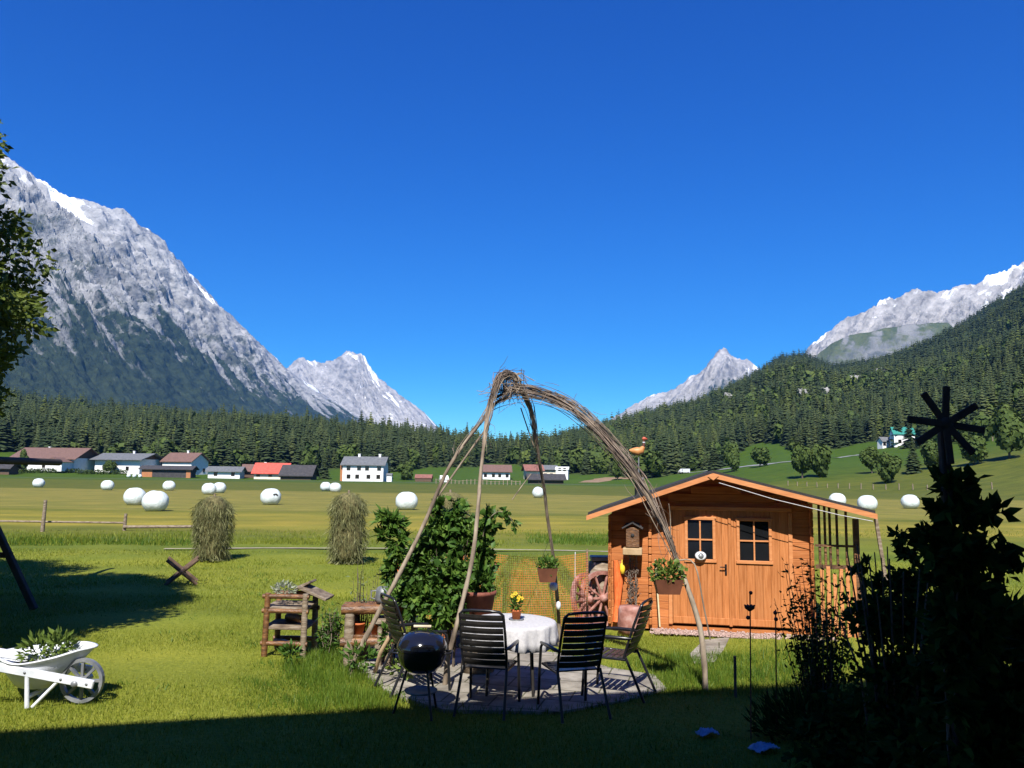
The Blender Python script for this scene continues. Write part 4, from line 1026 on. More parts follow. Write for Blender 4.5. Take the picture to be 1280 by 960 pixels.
ch.scale = (.9, .92, .95); p = P(611, 850, 8.25); ch.location = (p.x, 8.25, .018); ch.rotation_euler.z = R(-12)
dup(ch, (P(715, 850, 8.2).x, 8.2, .018), R(17), 'dark slatted chair seen from behind, right of the tablecloth')
dup(ch, (P(768, 840, 8.85).x, 8.85, .018), R(66), 'dark slatted chair turned sideways, back towards the shed')
dup(ch, (P(521, 840, 8.95).x, 8.95, .018), R(-61), 'dark slatted chair behind the kettle grill')

# kettle grill
kg = thing('kettle_grill', 'black kettle grill standing on the patio left of the chairs', 'grill', (P(527, 830, 8.0).x, 8.0, .018))
b = MB(); b.lathe([(.235, .615), (.232, .56), (.205, .47), (.15, .41), (.08, .385), (0, .38)], 36); b.build('bowl', enamel_m, kg)
b = MB(); b.lathe([(.243, .605), (.245, .625), (.238, .66), (.21, .71), (.16, .75), (.09, .775), (0, .782)], 36)
lid = b.build('lid', enamel_m, kg)
b = MB(); b.tube([(-.05, 0, .77), (-.05, 0, .815)], .006, 6); b.tube([(.05, 0, .77), (.05, 0, .815)], .006, 6); b.tube([(-.085, 0, .818), (.085, 0, .818)], .014, 9, mi=1); b.build('lid_handle', [black_m, M('pale handle wood', [(.4, .33, .22), (.52, .45, .32)], 9, 4, .6)], lid)
for a in (60, 180, 300):
    b = MB(); c, s = math.cos(R(a)), math.sin(R(a)); b.tube([(c*.13, s*.13, .45), (c*.26, s*.26, .0)], .012, 8); b.build('leg', black_m, kg)
b = MB(); b.lathe([(0, .2), (.15, .205), (.16, .225), (.15, .215), (0, .21)], 24); b.build('ash_pan', greymetal_m, kg)
for sg in (-1, 1):
    b = MB(); b.tube([(sg*.22, -.06, .575), (sg*.285, -.06, .58), (sg*.285, .06, .58), (sg*.22, .06, .575)], .009, 7); b.build('handle', black_m, kg)

# ------------------------------------------------------------------ pots and planters
def plant_leaves(n, c, rad, ln, wd, shell=.2, up=.5):
    p, d = ball(n, c, rad, shell); dr = d+np.array([0, 0, up])+rng.normal(size=(n, 3))*.5
    return leaves(p, dr, ln*(.6+.8*rng.random(n)), wd*(.6+.8*rng.random(n)), np.clip(rng.normal(.5, .25, n), 0, 1))
def stems(mb, c, spread, h, n, r=.006, base=.3):
    for q in range(n):
        a = random.random()*6.3; s = random.random()**.5
        x, y = math.cos(a)*s*spread[0], math.sin(a)*s*spread[1]
        mb.tube([(c[0]+x*base, c[1]+y*base, c[2]), (c[0]+x*.6, c[1]+y*.6, c[2]+h*.5), (c[0]+x, c[1]+y, c[2]+h*random.uniform(.75, 1))], [r, r*.8, r*.4], 5)
def plant(name, label, cat, loc, parts, mat, stem=None, group=None):
    t = thing(name, label, cat, loc, 0, group); v, f, tt = join(parts); fast('foliage', v, f, mat, tt, t)
    if stem: stem.build('stem', bark_m if name in ('shrub', 'bush') else twig_m, t)
    return t
def pot(label, loc, r, h, mat, taper=.72, name='flower_pot', rim=True):
    b = MB(); b.lathe([(0, 0), (r*taper, 0), (r*.98, h*.82), (r*1.06, h*.82), (r*1.06, h), (r*.93, h), (r*.9, h*.85), (0, h*.84)], 28)
    return tag(b.build(name, mat, loc=loc), label, 'pot')
pp = P(598, 766, 9.75); b = MB(); b.lathe([(0, 0), (.2, 0), (.18, .3), (.19, pp.z-.005), (0, pp.z-.004)], 16)
tag(b.build('tree_stump', logdark_m, loc=(pp.x, pp.y, 0)), 'log stump that carries the terracotta pot behind the left chair', 'stump')
pot('big terracotta pot with leafy plant behind the chair left of the tablecloth', pp, .2, .26, terra_m, .78)
plant('pot_plant', 'green leafy plant growing in the big terracotta pot', 'plant', pp+Vector((0, 0, .22)), [plant_leaves(260, (0, 0, .14), (.17, .15, .16), .09, .05)], leaf_mid)
pp = P(498, 772, 10.05)
b = MB(); b.box((0, 0, pp.z/2-.03), (.5, .34, .05)); 
for sx in (-.2, .2):
    for sy in (-.13, .13): b.tube([(sx, sy, 0), (sx, sy, pp.z-.03)], .03, 8)
b.box((0, 0, pp.z-.028), (.55, .38, .05), bev=.01)
tag(b.build('log_table', logdark_m, loc=(pp.x, pp.y, 0)), 'rough wooden stand under the terracotta pot behind the grill', 'stand')
pot('terracotta pot with bushy plant behind the chair by the grill', pp, .17, .22, terra_m, .8)
plant('pot_plant', 'bushy plant in the terracotta pot behind the leaning willow pole', 'plant', pp+Vector((0, 0, .18)), [plant_leaves(220, (0, 0, .12), (.2, .15, .16), .08, .045)], leaf_mid)
pp = Vector((P(645.5, 765, 8.95).x, 8.95, .018+.728)); pot('small orange clay pot on the tablecloth', pp+Vector((0, 0, .008)), .055, .1, orangepot_m, .75)
b = MB(); b.lathe([(0, 0), (.075, 0), (.085, .012), (.07, .006), (0, .006)], 20); tag(b.build('saucer', greymetal_m, loc=pp), 'grey saucer under the small clay pot on the table', 'saucer')
t = plant('pot_plant', 'little plant with yellow flowers in the clay pot on the table', 'plant', pp+Vector((0, 0, .09)), [plant_leaves(90, (0, 0, .08), (.06, .06, .09), .06, .03)], leaf_mid)
b = MB()
for q in range(6):
    a = random.random()*6.3; c = Vector((.06*math.cos(a), .05*math.sin(a), random.uniform(.1, .22)))
    for k in range(6): b.box(c+Vector((.013*math.cos(k), -.005, .013*math.sin(k))), (.018, .006, .014), Matrix.Rotation(k, 3, 'Y'))
b.build('flowers', flower_y, t)

# orange safety net
def net(label, a, b_, h):
    a = Vector(a); b_ = Vector(b_); L_ = (b_-a).length; nx = int(L_/.027); nz = int(h/.034); m = MB(); d = (b_-a)/L_; nn = Vector((-d.y, d.x, 0))
    def pt(u, z): 
        w = .05*math.sin(u*2.2+z*1.5)+.02*math.sin(u*7+z*3)
        return a+d*u+nn*w+Vector((0, 0, z*(1-.05*math.sin(PI*u/L_))))
    for i in range(nx+1): m.tube([pt(L_*i/nx, h*k/6) for k in range(7)], .0029, 3, cap=False)
    for k in range(nz+1): m.tube([pt(L_*i/24, h*k/nz) for i in range(25)], .0024, 3, cap=False)
    t = thing('net_fence', label, 'fence', (0, 0, 0)); m.build('netting', orange_net_m, t)
    for q in (a, b_):
        p_ = MB(); p_.tube([(q.x, q.y, 0), (q.x, q.y, h+.05)], .016, 7); p_.build('post', logdark_m, t)
    return t
na = P(500, 700, 11.5); nb_ = P(603, 700, 11.6); nc_ = P(734, 700, 11.9)
net('orange plastic net fence standing behind the leafy bush', (na.x, na.y, 0), (nb_.x, nb_.y, 0), 1.2)
net('orange plastic net fence between the leafy bush and the shed', (nb_.x+.02, nb_.y, 0), (nc_.x, nc_.y, 0), 1.2)
def bunch(label, px, y0, y1, Y, w):
    a = P(px, y1, Y); c = P(px-1, y0, Y); b = MB(); n_ = 9
    for q in range(7):
        o_ = Vector((random.uniform(-w, w)*.5, random.uniform(-w, w)*.5, 0)); b.tube([a.lerp(c, k/n_)+o_*(1-.55*k/n_)+Vector((random.uniform(-.01, .01), 0, 0)) for k in range(n_+1)], [w*.32*(1-.45*k/n_) for k in range(n_+1)], 7, wob=.25)
    tag(b.build('rolled_net', orange_tarp_m), label, 'net roll')
bunch('orange net bunched on a post beside the leafy bush', 601, 664, 707, 11.5, .2)
bunch('small orange net bundle left of the leafy bush', 500, 702, 714, 11.4, .09)
pp = P(610, 712, 11.35); b = MB(); b.box((0, 0, 0), (.1, .1, .05)); b.v = []; b.f = []; b.mi = []; b.sm = []
b.tube([(-.12, 0, -.03), (-.06, 0, .01), (.02, -.02, -.01), (.1, 0, .03), (.14, 0, .05)], [.02, .05, .045, .05, .02], 10, wob=.15); tag(b.build('cloth_bundle', greymetal_m, loc=pp), 'grey cloth bundle tied under the orange net roll', 'bundle')
b = MB(); b.tube([(0, 0, 0), (0, 0, .62)], .01, 6); q_ = P(719, 708, 17); tag(b.build('marker_stake', white_m, loc=(q_.x, 17, max(0, q_.z-.45))), 'thin white stake in the grass behind the net', 'stake')
C.objects['marker_stake'].location.z = 0; C.objects['marker_stake'].scale.z = (P(719, 690, 17).z)/.62

# ------------------------------------------------------------------ willow arch
def spline(pts, n):
    out_ = []; p = [Vector(q) for q in pts]; p = [p[0]*2-p[1]]+p+[p[-1]*2-p[-2]]
    for i in range(1, len(p)-2):
        for k in range(n):
            t = k/n; a, b, c, d = p[i-1:i+3]
            out_.append(.5*((2*b)+(c-a)*t+(2*a-5*b+4*c-d)*t*t+(3*b-a-3*c+d)*t**3))
    out_.append(p[-2]); return out_
arch = thing('willow_arch', 'tall arch of bundled willow branches over the garden table', 'arch', (0, 9.6, 0))
off = Vector((0, -9.6, 0))
def willow_leg(pts, r0, twigs, start, spread, frizz=1.0, loose=.4):
    path = spline([P(*q)+off for q in pts], 6); path[0].z = -.05; n = len(path); b = MB()
    b.tube(path, [r0*(1-.55*k/n)*random.uniform(.93, 1.08) for k in range(n)], 9, wob=.06)
    for q in range(twigs):
        s = int(n*random.uniform(start, .8)); e = min(n-1, s+int(n*random.uniform(.25, .7)))
        if e-s < 4: s = max(0, e-6)
        o1 = Vector([random.gauss(0, 1) for _ in range(3)])*spread; o2 = Vector([random.gauss(0, 1) for _ in range(3)])*spread
        pts_ = []
        ph = random.random()*6
        for k in range(s, e+1, 2):
            u = (k-s)/max(1, e-s); env = min(1, u*3+.25); pts_.append(path[k]+(o1.lerp(o2, u)+Vector((math.sin(ph+u*5), math.cos(ph+u*4), 0))*spread*.5)*env)
        if random.random() < loose: pts_[-1] = pts_[-1]+Vector([random.gauss(0, 1) for _ in range(3)])*spread*1.8
        if len(pts_) < 3: continue
        r = random.uniform(.0028, .0078); b.tube(pts_, [r*(1-.55*k/len(pts_)) for k in range(len(pts_))], 5, mi=random.choice((0, 1, 1)))
    for q in range(int(twigs*frizz)):      # small side shoots that stand off the bundle
        k = int(n*random.uniform(start, .9)); c = path[min(k, n-1)]+Vector([random.gauss(0, 1) for _ in range(3)])*spread
        d = (path[min(k+3, n-1)]-path[max(k-3, 0)]).normalized()*random.choice((-1, 1))*random.uniform(.06, .2)+Vector([random.gauss(0, 1) for _ in range(3)])*.05
        b.tube([c, c+d*.5+Vector((random.gauss(0, .012), 0, random.gauss(0, .012))), c+d], [.003, .0025, .0015], 4, mi=1)
    o = b.build('leg', [willow_m, twig_m], arch); return path
A = willow_leg([(437, 836, 9.5), (470, 772, 9.52), (502, 712, 9.55), (530, 655, 9.6), (556, 594, 9.65), (578, 558, 9.7), (602, 527, 9.75), (618, 505, 9.8), (638, 495, 9.8)], .03, 14, .5, .035, .6, loose=.3)
Bp = willow_leg([(556, 838, 9.1), (573, 772, 9.15), (590, 700, 9.2), (597, 640, 9.3), (601, 590, 9.4), (607, 540, 9.5), (614, 503, 9.6), (626, 470, 9.7), (640, 469, 9.8), (648, 482, 9.85)], .028, 56, .5, .045, .8)
Dp = willow_leg([(882, 850, 9.1), (876, 790, 9.12), (862, 742, 9.15), (846, 700, 9.2), (829, 658, 9.2), (802, 606, 9.3), (768, 560, 9.4), (738, 527, 9.5), (705, 503, 9.65), (668, 490, 9.8), (640, 488, 9.85), (618, 498, 9.8)], .032, 92, .22, .052, 1.0, loose=.4)
Cp = willow_leg([(700, 800, 11.3), (697, 755, 11.2), (692, 700, 11.0), (684, 645, 10.8), (680, 610, 10.6), (673, 570, 10.3), (667, 530, 10.1), (661, 505, 9.95), (648, 484, 9.8), (632, 492, 9.8)], .026, 34, .45, .035, 1.0)
b = MB()      # knot at the top
ap = P(640, 486, 9.8)+off
for q in range(16):
    a = random.random()*6.3; c = ap+Vector((random.gauss(-.06, .1), random.gauss(0, .1), random.gauss(.02, .07))); ln = random.uniform(.06, .2)
    d = Vector((math.cos(a), math.sin(a)*.6, random.gauss(0, .5))); m_ = c+Vector((random.gauss(0, .03), random.gauss(0, .03), .04))
    b.tube([c-d*ln-Vector((0, 0, ln*.5)), m_+Vector((0, 0, ln*.2)), c+d*ln-Vector((0, 0, ln*.5))], [.0035, .0045, .0025], 5, mi=random.choice((0, 1)))
for q in range(16):
    x = random.uniform(-.18, .05); b.tube([ap+Vector((x, 0, -.05)), ap+Vector((x-.02, random.uniform(-.05, .05), .12)), ap+Vector((x+random.uniform(-.02, .2), 0, .2)), ap+Vector((x+random.uniform(.1, .3), 0, .1))], [.006, .005, .004, .003], 5)
b.build('top_knot', [willow_m, twig_m], arch)
for pts_, r in (([(548, 620, 9.65), (590, 560, 9.72), (612, 530, 9.8)], .012), ([(846, 700, 9.15), (868, 705, 9.1), (880, 760, 9.05), (888, 800, 9.05)], .009), ([(640, 625, 10.2), (652, 608, 10.3), (664, 592, 10.4)], .006), ([(668, 560, 10.2), (656, 525, 10.1), (651, 510, 10.0)], .008), ([(838, 690, 9.2), (838, 650, 9.15), (836, 630, 9.1)], .006)):
    b = MB(); b.tube(spline([P(*q)+off for q in pts_], 4), r, 6); b.build('side_branch', willow_m, arch)
b = MB(); b.tube([G(468, 841)+Vector((0, 0, -.02)), P(476, 815, 9.25), P(490, 790, 9.3)], [.026, .024, .022], 8); tag(b.build('wooden_stake', M('pale peeled stake', [(.3, .2, .11), (.44, .32, .19)], 8, 5, .7, .2)), 'short peeled stake leaning at the foot of the willow arch', 'stake')

# hanging planters
def planter(label, plabel, p, w, h, d, hang, leafm, nl, spread):
    t = thing('hanging_planter', label, 'planter', p); b = MB()
    vs = [(-w*.38, -d*.38, 0), (w*.38, -d*.38, 0), (w*.38, d*.38, 0), (-w*.38, d*.38, 0), (-w/2, -d/2, h), (w/2, -d/2, h), (w/2, d/2, h), (-w/2, d/2, h), (-w*.45, -d*.45, h), (w*.45, -d*.45, h), (w*.45, d*.45, h), (-w*.45, d*.45, h), (-w*.42, -d*.42, h*.8), (w*.42, -d*.42, h*.8), (w*.42, d*.42, h*.8), (-w*.42, d*.42, h*.8)]
    b.add(vs, [(3, 2, 1, 0)]+[(i, (i+1) % 4, (i+1) % 4+4, i+4) for i in range(4)]+[(i+4, (i+1) % 4+4, (i+1) % 4+8, i+8) for i in range(4)]+[(i+8, (i+1) % 4+8, (i+1) % 4+12, i+12) for i in range(4)]+[(12, 13, 14, 15)]); b.build('box', brownpot_m, t)
    b = MB(); tp = Vector(hang)-Vector(p)
    for sx in (-1, 1): b.tube([(sx*w*.47, 0, h), tp], .0025, 5)
    b.build('hanger', black_m, t)
    plant('pot_plant', plabel, 'plant', Vector(p)+Vector((0, 0, h*.85)), [plant_leaves(nl, (0, 0, spread[2]*.5), spread, .06, .045, .1)], leafm)
p = P(684, 727, 10.85); planter('brown planter hanging on the thin back leg of the arch', 'low green plant in the planter on the thin arch leg', p, .27, .18, .2, P(688, 672, 10.9), leaf_mid, 150, (.15, .1, .11))
p = P(835, 742, 9.0); planter('brown planter box hanging in front of the shed', 'yellow green trailing plant in the planter before the shed', p, .31, .16, .2, P(838, 682, 9.2), leaf_light, 260, (.2, .12, .15))
for k, (px, py, lab) in enumerate([(692, 733, 'upper white ball on the thin back leg of the arch'), (698, 757, 'lower white wrapping on the thin back leg of the arch')]):
    b = MB(); b.lathe([(0, -.06), (.045, -.045), (.06, 0), (.045, .045), (0, .06)], 14, sx=1 if k == 0 else .6); tag(b.build('plastic_ball', white_m, loc=P(px, py, 11.08)), lab, 'ball')

# ------------------------------------------------------------------ wheelbarrow
wl = P(60, 860, 8.4); wl.z = 0
wb = thing('wheelbarrow', 'white wooden wheelbarrow used as planter on the lawn', 'wheelbarrow', wl)
def Q(px, py, Y): return P(px, py, Y+.24)-wl
def closed(pts, n):
    out_ = []; m = len(pts)
    for i in range(m):
        a, b, c, d = pts[(i-1) % m], pts[i], pts[(i+1) % m], pts[(i+2) % m]
        for k in range(n):
            t = k/n; out_.append(.5*((2*b)+(c-a)*t+(2*a-5*b+4*c-d)*t*t+(3*b-a-3*c+d)*t**3))
    return out_
rim = closed([Q(4, 826, 7.86), Q(24, 831, 7.84), Q(62, 824, 7.88), Q(96, 814, 8.0), Q(120, 808, 8.15), Q(104, 803, 8.3), Q(64, 806, 8.42), Q(20, 811, 8.44), Q(-4, 818, 8.3)], 6)
bot = closed([Q(18, 856, 7.98), Q(24, 860, 7.97), Q(40, 862, 7.98), Q(58, 860, 8.03), Q(70, 856, 8.12), Q(62, 853, 8.2), Q(45, 853, 8.25), Q(24, 853, 8.26), Q(16, 854, 8.2)], 6)
n = len(rim); cen = sum(rim, Vector())/n
def ring(u, grow=0): 
    return [bot[k].lerp(rim[k], u)+((rim[k]-cen)*Vector((1, 1, 0))).normalized()*grow for k in range(n)] if False else [bot[k].lerp(rim[k], u)+(Vector((rim[k].x-cen.x, rim[k].y-cen.y, 0)).normalized()*grow) for k in range(n)]
rings = [ring(0), ring(.45, .015), ring(.9, .004), ring(.97), ring(.985, .022), [p+Vector((0, 0, .012)) for p in ring(1, .022)], [p+Vector((0, 0, .012)) for p in ring(1, -.012)], ring(.93, -.022), ring(.62, -.02)]
b = MB(); vs = [v for r_ in rings for v in r_]
b.add(vs, [(q*n+k, q*n+(k+1) % n, (q+1)*n+(k+1) % n, (q+1)*n+k) for q in range(len(rings)-1) for k in range(n)]+[list(range(n))[::-1]], 0, True)
tray = b.build('tray', white_m, wb)
b = MB(); b.add(rings[-1], [list(range(n))]); b.build('soil', soil_m, tray)
ends = []
for dy in (0, .42):
    a, c = Q(-38, 827, 7.78)+Vector((0, dy, 0)), Q(117, 856, 7.95)+Vector((0, dy, 0)); ends.append((a, c))
    c = c if dy == 0 else a.lerp(c, .8)
    b = MB(); b.bar(a, c, .045, .082, bev=.008)
    for u in (.45, .74, .95): q = a.lerp(c, u); b.lathe([(0, -.004), (.012, -.004), (.012, .003), (0, .004)], 8, q+Vector((0, -.026, 0)), mi=1, mat=Matrix.Rotation(PI/2, 3, 'X'))
    b.build('beam', [white_m, greymetal_m], wb)
    s = a.lerp(c, .46); b = MB(); f_ = Vector((s.x+.03, s.y-.01, 0)); b.tube([s, f_], .022, 9); b.build('leg', white_m, wb)
    s = a.lerp(c, .73); b = MB(); b.tube([s, Vector((s.x-.24, s.y-.03, 0))], .017, 9); b.build('brace', white_m, wb)
b = MB(); s0 = ends[0][0].lerp(ends[0][1], .46); s1 = ends[1][0].lerp(ends[1][1], .46)
b.tube([Vector((s0.x+.02, s0.y, .1)), Vector((s1.x+.02, s1.y, .1))], .022, 9); b.tube([Vector((s0.x+.02, s0.y+.2, .1)), Vector((s0.x+.14, s0.y+.2, .24))], .014, 8); b.build('crossbar', white_m, wb)
whl = MB(); Mx = Matrix.Rotation(PI/2, 3, 'X'); r = .215; c0 = Q(103, 846, 8.05); c0.z = r
whl.lathe([(r*.84, -.022), (r, -.025), (r, .025), (r*.84, .022), (r*.84, -.022)], 32, c0, mat=Mx, smooth=False); whl.lathe([(0, -.16), (.03, -.16), (.045, 0), (.03, .16), (0, .16)], 14, c0, mat=Mx)
for k in range(8): d = Vector((math.cos(k*PI/4), 0, math.sin(k*PI/4))); whl.bar(c0+d*.03, c0+d*r*.86, .026, .03, up=(0, 1, 0))
whl.build('wheel', greymetal_m, wb)
plant('pot_plant', 'small leafy plants growing in the white wheelbarrow', 'plant', (0, 0, 0), [plant_leaves(150, tuple(P(48, 812, 8.4)), (.16, .13, .13), .08, .03), plant_leaves(150, tuple(P(76, 806, 8.4)), (.13, .12, .13), .08, .03)], leaf_light)

# ------------------------------------------------------------------ hay racks
def hay_rack(px, py, top, wpx, label, seed):
    p = G(px, py); s = p.y/F; h = (py-top)*s; w = wpx*s*.5; g = np.random.default_rng(seed)
    t = thing('hay_rack', label, 'hay rack', p, random.random(), 'hay drying on racks behind the garden')
    def rad(z): return w*np.where(z > .72, np.sqrt(np.clip(1-((z-.72)/.28)**2, 0, 1)), .92+.08*np.sin(z*9+seed))*np.where(z < .1, .92, 1)
    b = MB(); zs = [0, .1, .25, .4, .55, .7, .8, .88, .95, .985]; b.lathe([(.0, .06)]+[(float(rad(np.array(z)))*.8, z*h*.96+.06) for z in zs]+[(0, h*.97)], 18)
    for i, v in enumerate(b.v):
        v = Vector(v); d = 1+.12*mn.noise(v*3+Vector((seed, 0, 0))); b.v[i] = (v.x*d, v.y*d, v.z)
    b.build('hay_core', M('hay core', [(.07, .06, .022), (.17, .15, .06)], 12, 6, .95, .8, 30), t)
    n = 4200; z = g.random(n)**.8; a = g.random(n)*2*PI; rr_ = rad(z)*(.8+.22*g.random(n))*(1+.07*np.sin(a*5+z*9))
    pos = np.stack([rr_*np.cos(a), rr_*np.sin(a), z*h*.97+.05], 1)
    d = np.stack([np.cos(a)*.25, np.sin(a)*.25, -np.ones(n)], 1)+g.normal(size=(n, 3))*.42
    v, f, tt = leaves(pos, d, (.1+.2*g.random(n)), (.006+.012*g.random(n)), np.clip(g.normal(.5, .28, n), 0, 1), .1)
    v[:, 2] = np.maximum(v[:, 2], .0)
    fast('hay', v, f, hay_m, tt, t)
    b = MB(); b.tube([(0, 0, 0), (0, 0, h*1.02)], .03, 7); b.build('pole', logdark_m, t)
hay_rack(264, 700, 621, 46, 'hay rack standing alone behind the wooden trestle', 3)
hay_rack(433, 704, 617, 46, 'hay rack left of the leaning willow pole', 5)
hay_rack(561, 703, 616, 46, 'hay rack mostly hidden behind the leafy bush', 8)

# ------------------------------------------------------------------ rustic wood
def log(b, a, c, r, mi=0): b.tube([a, Vector(a).lerp(Vector(c), .5)+Vector((0, 0, .003)), c], [r, r*1.04, r*.96], 10, mi, wob=.05)
p = G(357, 820)
lr = thing('log_rack', 'rustic log rack with slanting boards standing on the lawn', 'rack', (p.x, p.y+.15, 0), R(-4))
for x, y, hh in ((-.25, -.2, .78), (.25, -.2, .78), (-.25, .25, .72), (.25, .25, .72)):
    b = MB(); log(b, (x, y, 0), (x+random.uniform(-.015, .015), y, hh), .038); b.build('post', logwarm_m if x < 0 else logdark_m, lr)
for z, m_ in ((.74, logwarm_m), (.56, logwarm_m), (.16, logwarm_m)):
    for y_, z_ in ((-.2, z), (.25, z-.02)): b = MB(); log(b, (-.3, y_, z_), (.3, y_, z_), .03); b.build('rail', m_, lr)
for z in (.60, .36):
    b = MB(); b.box((0, .02, z), (.56, .46, .035), Matrix.Rotation(R(3), 3, 'X'), bev=.006); b.build('shelf', logdark_m, lr)
b = MB(); b.box((.27, .15, .76), (.42, .36, .035), Matrix.Rotation(R(22), 3, 'Y'), bev=.005); b.build('top_board', logdark_m, lr)
b = MB(); b.box((.08, .2, .82), (.3, .3, .03), Matrix.Rotation(R(-28), 3, 'Y'), bev=.005); b.build('top_board', logdark_m, lr)
b = MB(); log(b, (-.25, .2, .1), (.1, -.15, .13), .045); b.build('firewood', logwarm_m, lr)
b = MB(); log(b, (-.1, .2, .42), (.2, -.1, .45), .05); b.build('firewood', logwarm_m, lr)
plant('succulent', 'pale dry succulent growing on top of the log rack', 'plant', (p.x-.08, p.y+.1, .78), [plant_leaves(220, (0, 0, .04), (.16, .14, .07), .05, .02)], MLEAF('pale succulent', [(.16, .2, .12), (.3, .33, .24), (.45, .46, .38)]))
p = G(455, 836)
lb = thing('log_stand', 'low rustic log stand behind the foot of the leaning willow pole', 'stand', (p.x, p.y+.25, 0), R(3))
for x, hh, r in ((-.22, .62, .06), (.26, .6, .045), (-.2, .6, .04), (.25, .58, .04)):
    b = MB(); log(b, (x, -.12 if r != .04 else .16, 0), (x, -.12 if r != .04 else .16, hh), r); b.build('post', logdark_m, lb)
for y, z in ((-.12, .66), (.0, .66), (.13, .66), (-.12, .28)):
    b = MB(); log(b, (-.32, y, z), (.36, y, z+.01), .055); b.build('rail', logwarm_m, lb)
b = MB(); b.box((0, 0, .35), (.52, .3, .03), bev=.006); b.build('shelf', logwarm_m, lb)
for x, z, r, lab in ((-.12, .365, .075, 'left small clay pot on the shelf of the log stand'), (.1, .365, .085, 'right small clay pot on the shelf of the log stand')):
    pot(lab, lb.location+Vector((x, -.02, z)), r, .13, orangepot_m)
b = MB()
b.lathe([(0, 0), (.085, .0), (.1, .05), (.095, .14), (.075, .19), (.05, .2), (0, .2)], 20); b.tube([(.09, 0, .06), (.17, 0, .13), (.21, 0, .2)], [.016, .012, .02], 8); b.tube([(-.08, 0, .15), (-.15, 0, .14), (-.15, 0, .06), (-.09, 0, .04)], .009, 7)
q_ = P(478, 745, 9.9); tag(b.build('watering_can', greymetal_m, loc=(q_.x-.02, lb.location.y+.02, .725)), 'grey metal watering can on the log stand', 'watering can')
ts = G(227, 729); tr = thing('saw_trestle', 'crossed grey wooden saw trestle lying on the lawn', 'trestle', ts, R(20))
for y in (-.28, .3):
    for sg in (-1, 1):
        b = MB(); b.tube([(sg*.3, y, 0), (-sg*.3, y+.05, .5)], .035, 8, wob=.06); b.build('leg', wood_far, tr)  # darker board colour stands in for the shade over the trestle
b = MB(); b.tube([(0, -.4, .25), (0, .42, .27)], .03, 8); b.build('rail', wood_far, tr)
sw = P(38, 742, 13.5); sf = thing('swing_frame', 'dark wooden swing frame leg at the left edge of the lawn', 'swing frame', (sw.x, 13.6, 0))
tp = P(-42, 580, 13.6)-Vector((sw.x, 13.6, 0))
b = MB(); b.bar((.03, 0, 0), tp, .1, .1, bev=.01); b.build('leg', swing_m, sf)
b = MB(); b.bar((tp.x*2-.03, 0, 0), tp-Vector((.05, 0, 0)), .1, .1, bev=.01); b.build('leg', swing_m, sf)
b = MB(); q1 = P(15, 694, 13.6)-Vector((sw.x, 13.6, 0)); b.bar(q1, (tp.x*2-q1.x, 0, q1.z), .07, .09); b.build('crossbar', swing_m, sf)
b = MB(); b.tube([tp+Vector((0, -.1, .08)), tp+Vector((-.4, 3.5, .08))], .07, 10); b.build('top_beam', swing_m, sf)
fa, fb = G(53, 664), G(155, 663.5); fc_ = G(248, 663)
fe = thing('wooden_fence', 'old grey wooden fence of two posts and a rail beyond the lawn', 'fence', (fa.x, fa.y, 0))
for q, top in ((fa, 625), (fb, 642)):
    px = 53 if q is fa else 155; tpz = P(px, top, q.y).z; b = MB(); b.tube([q-fa+Vector((0, 0, -.05)), q-fa+Vector((.03, 0, tpz))], [.07, .055], 8, wob=.08); b.build('post', logdark_m, fe)
b = MB(); zz = P(155, 658.5, fb.y).z; b.tube([fb-fa+Vector((0, -.08, zz)), fc_-fa+Vector((0, -.08, zz*1.0))],   .06, 8, wob=.06); b.build('rail', logdark_m, fe)
b = MB(); b.tube([fa-fa+Vector((-2, .05, .35)), fb-fa+Vector((0, .05, .3))], .04, 8); b.build('rail', logdark_m, fe)

# ------------------------------------------------------------------ plants of the garden
def twiggy(c, rad, n, seed, h0=0):
    b = MB(); tips = []
    for q in range(n):
        d = Vector((random.gauss(0, .5), random.gauss(0, .5), 1)).normalized(); e = Vector((c[0]+d.x*rad[0]*random.uniform(.3, 1), c[1]+d.y*rad[1]*random.uniform(.3, 1), h0+random.uniform(.45, 1)*rad[2]))
        s = Vector((c[0]+(e.x-c[0])*.25, c[1]+(e.y-c[1])*.25, h0)); m_ = s.lerp(e, .5)+Vector((random.gauss(0, .03), random.gauss(0, .03), 0))
        b.tube([s, m_, e], [.007, .005, .002], 5); tips.append((s, m_, e))
    return b, tips
def along_twigs(tips, per, ln, wd, jit=.03, lo=.25):
    pos = []; d = []
    for s, m_, e in tips:
        for k in range(per):
            u = random.uniform(lo, 1); p = s.lerp(m_, u*2) if u < .5 else m_.lerp(e, u*2-1)
            pos.append((p.x+random.gauss(0, jit), p.y+random.gauss(0, jit), p.z+random.gauss(0, jit))); d.append((random.gauss(0, 1), random.gauss(0, 1), random.gauss(.3, .7)))
    n = len(pos); return leaves(np.array(pos), np.array(d), ln*(.6+.7*rng.random(n)), wd*(.6+.7*rng.random(n)), np.clip(rng.normal(.5, .25, n), 0, 1))
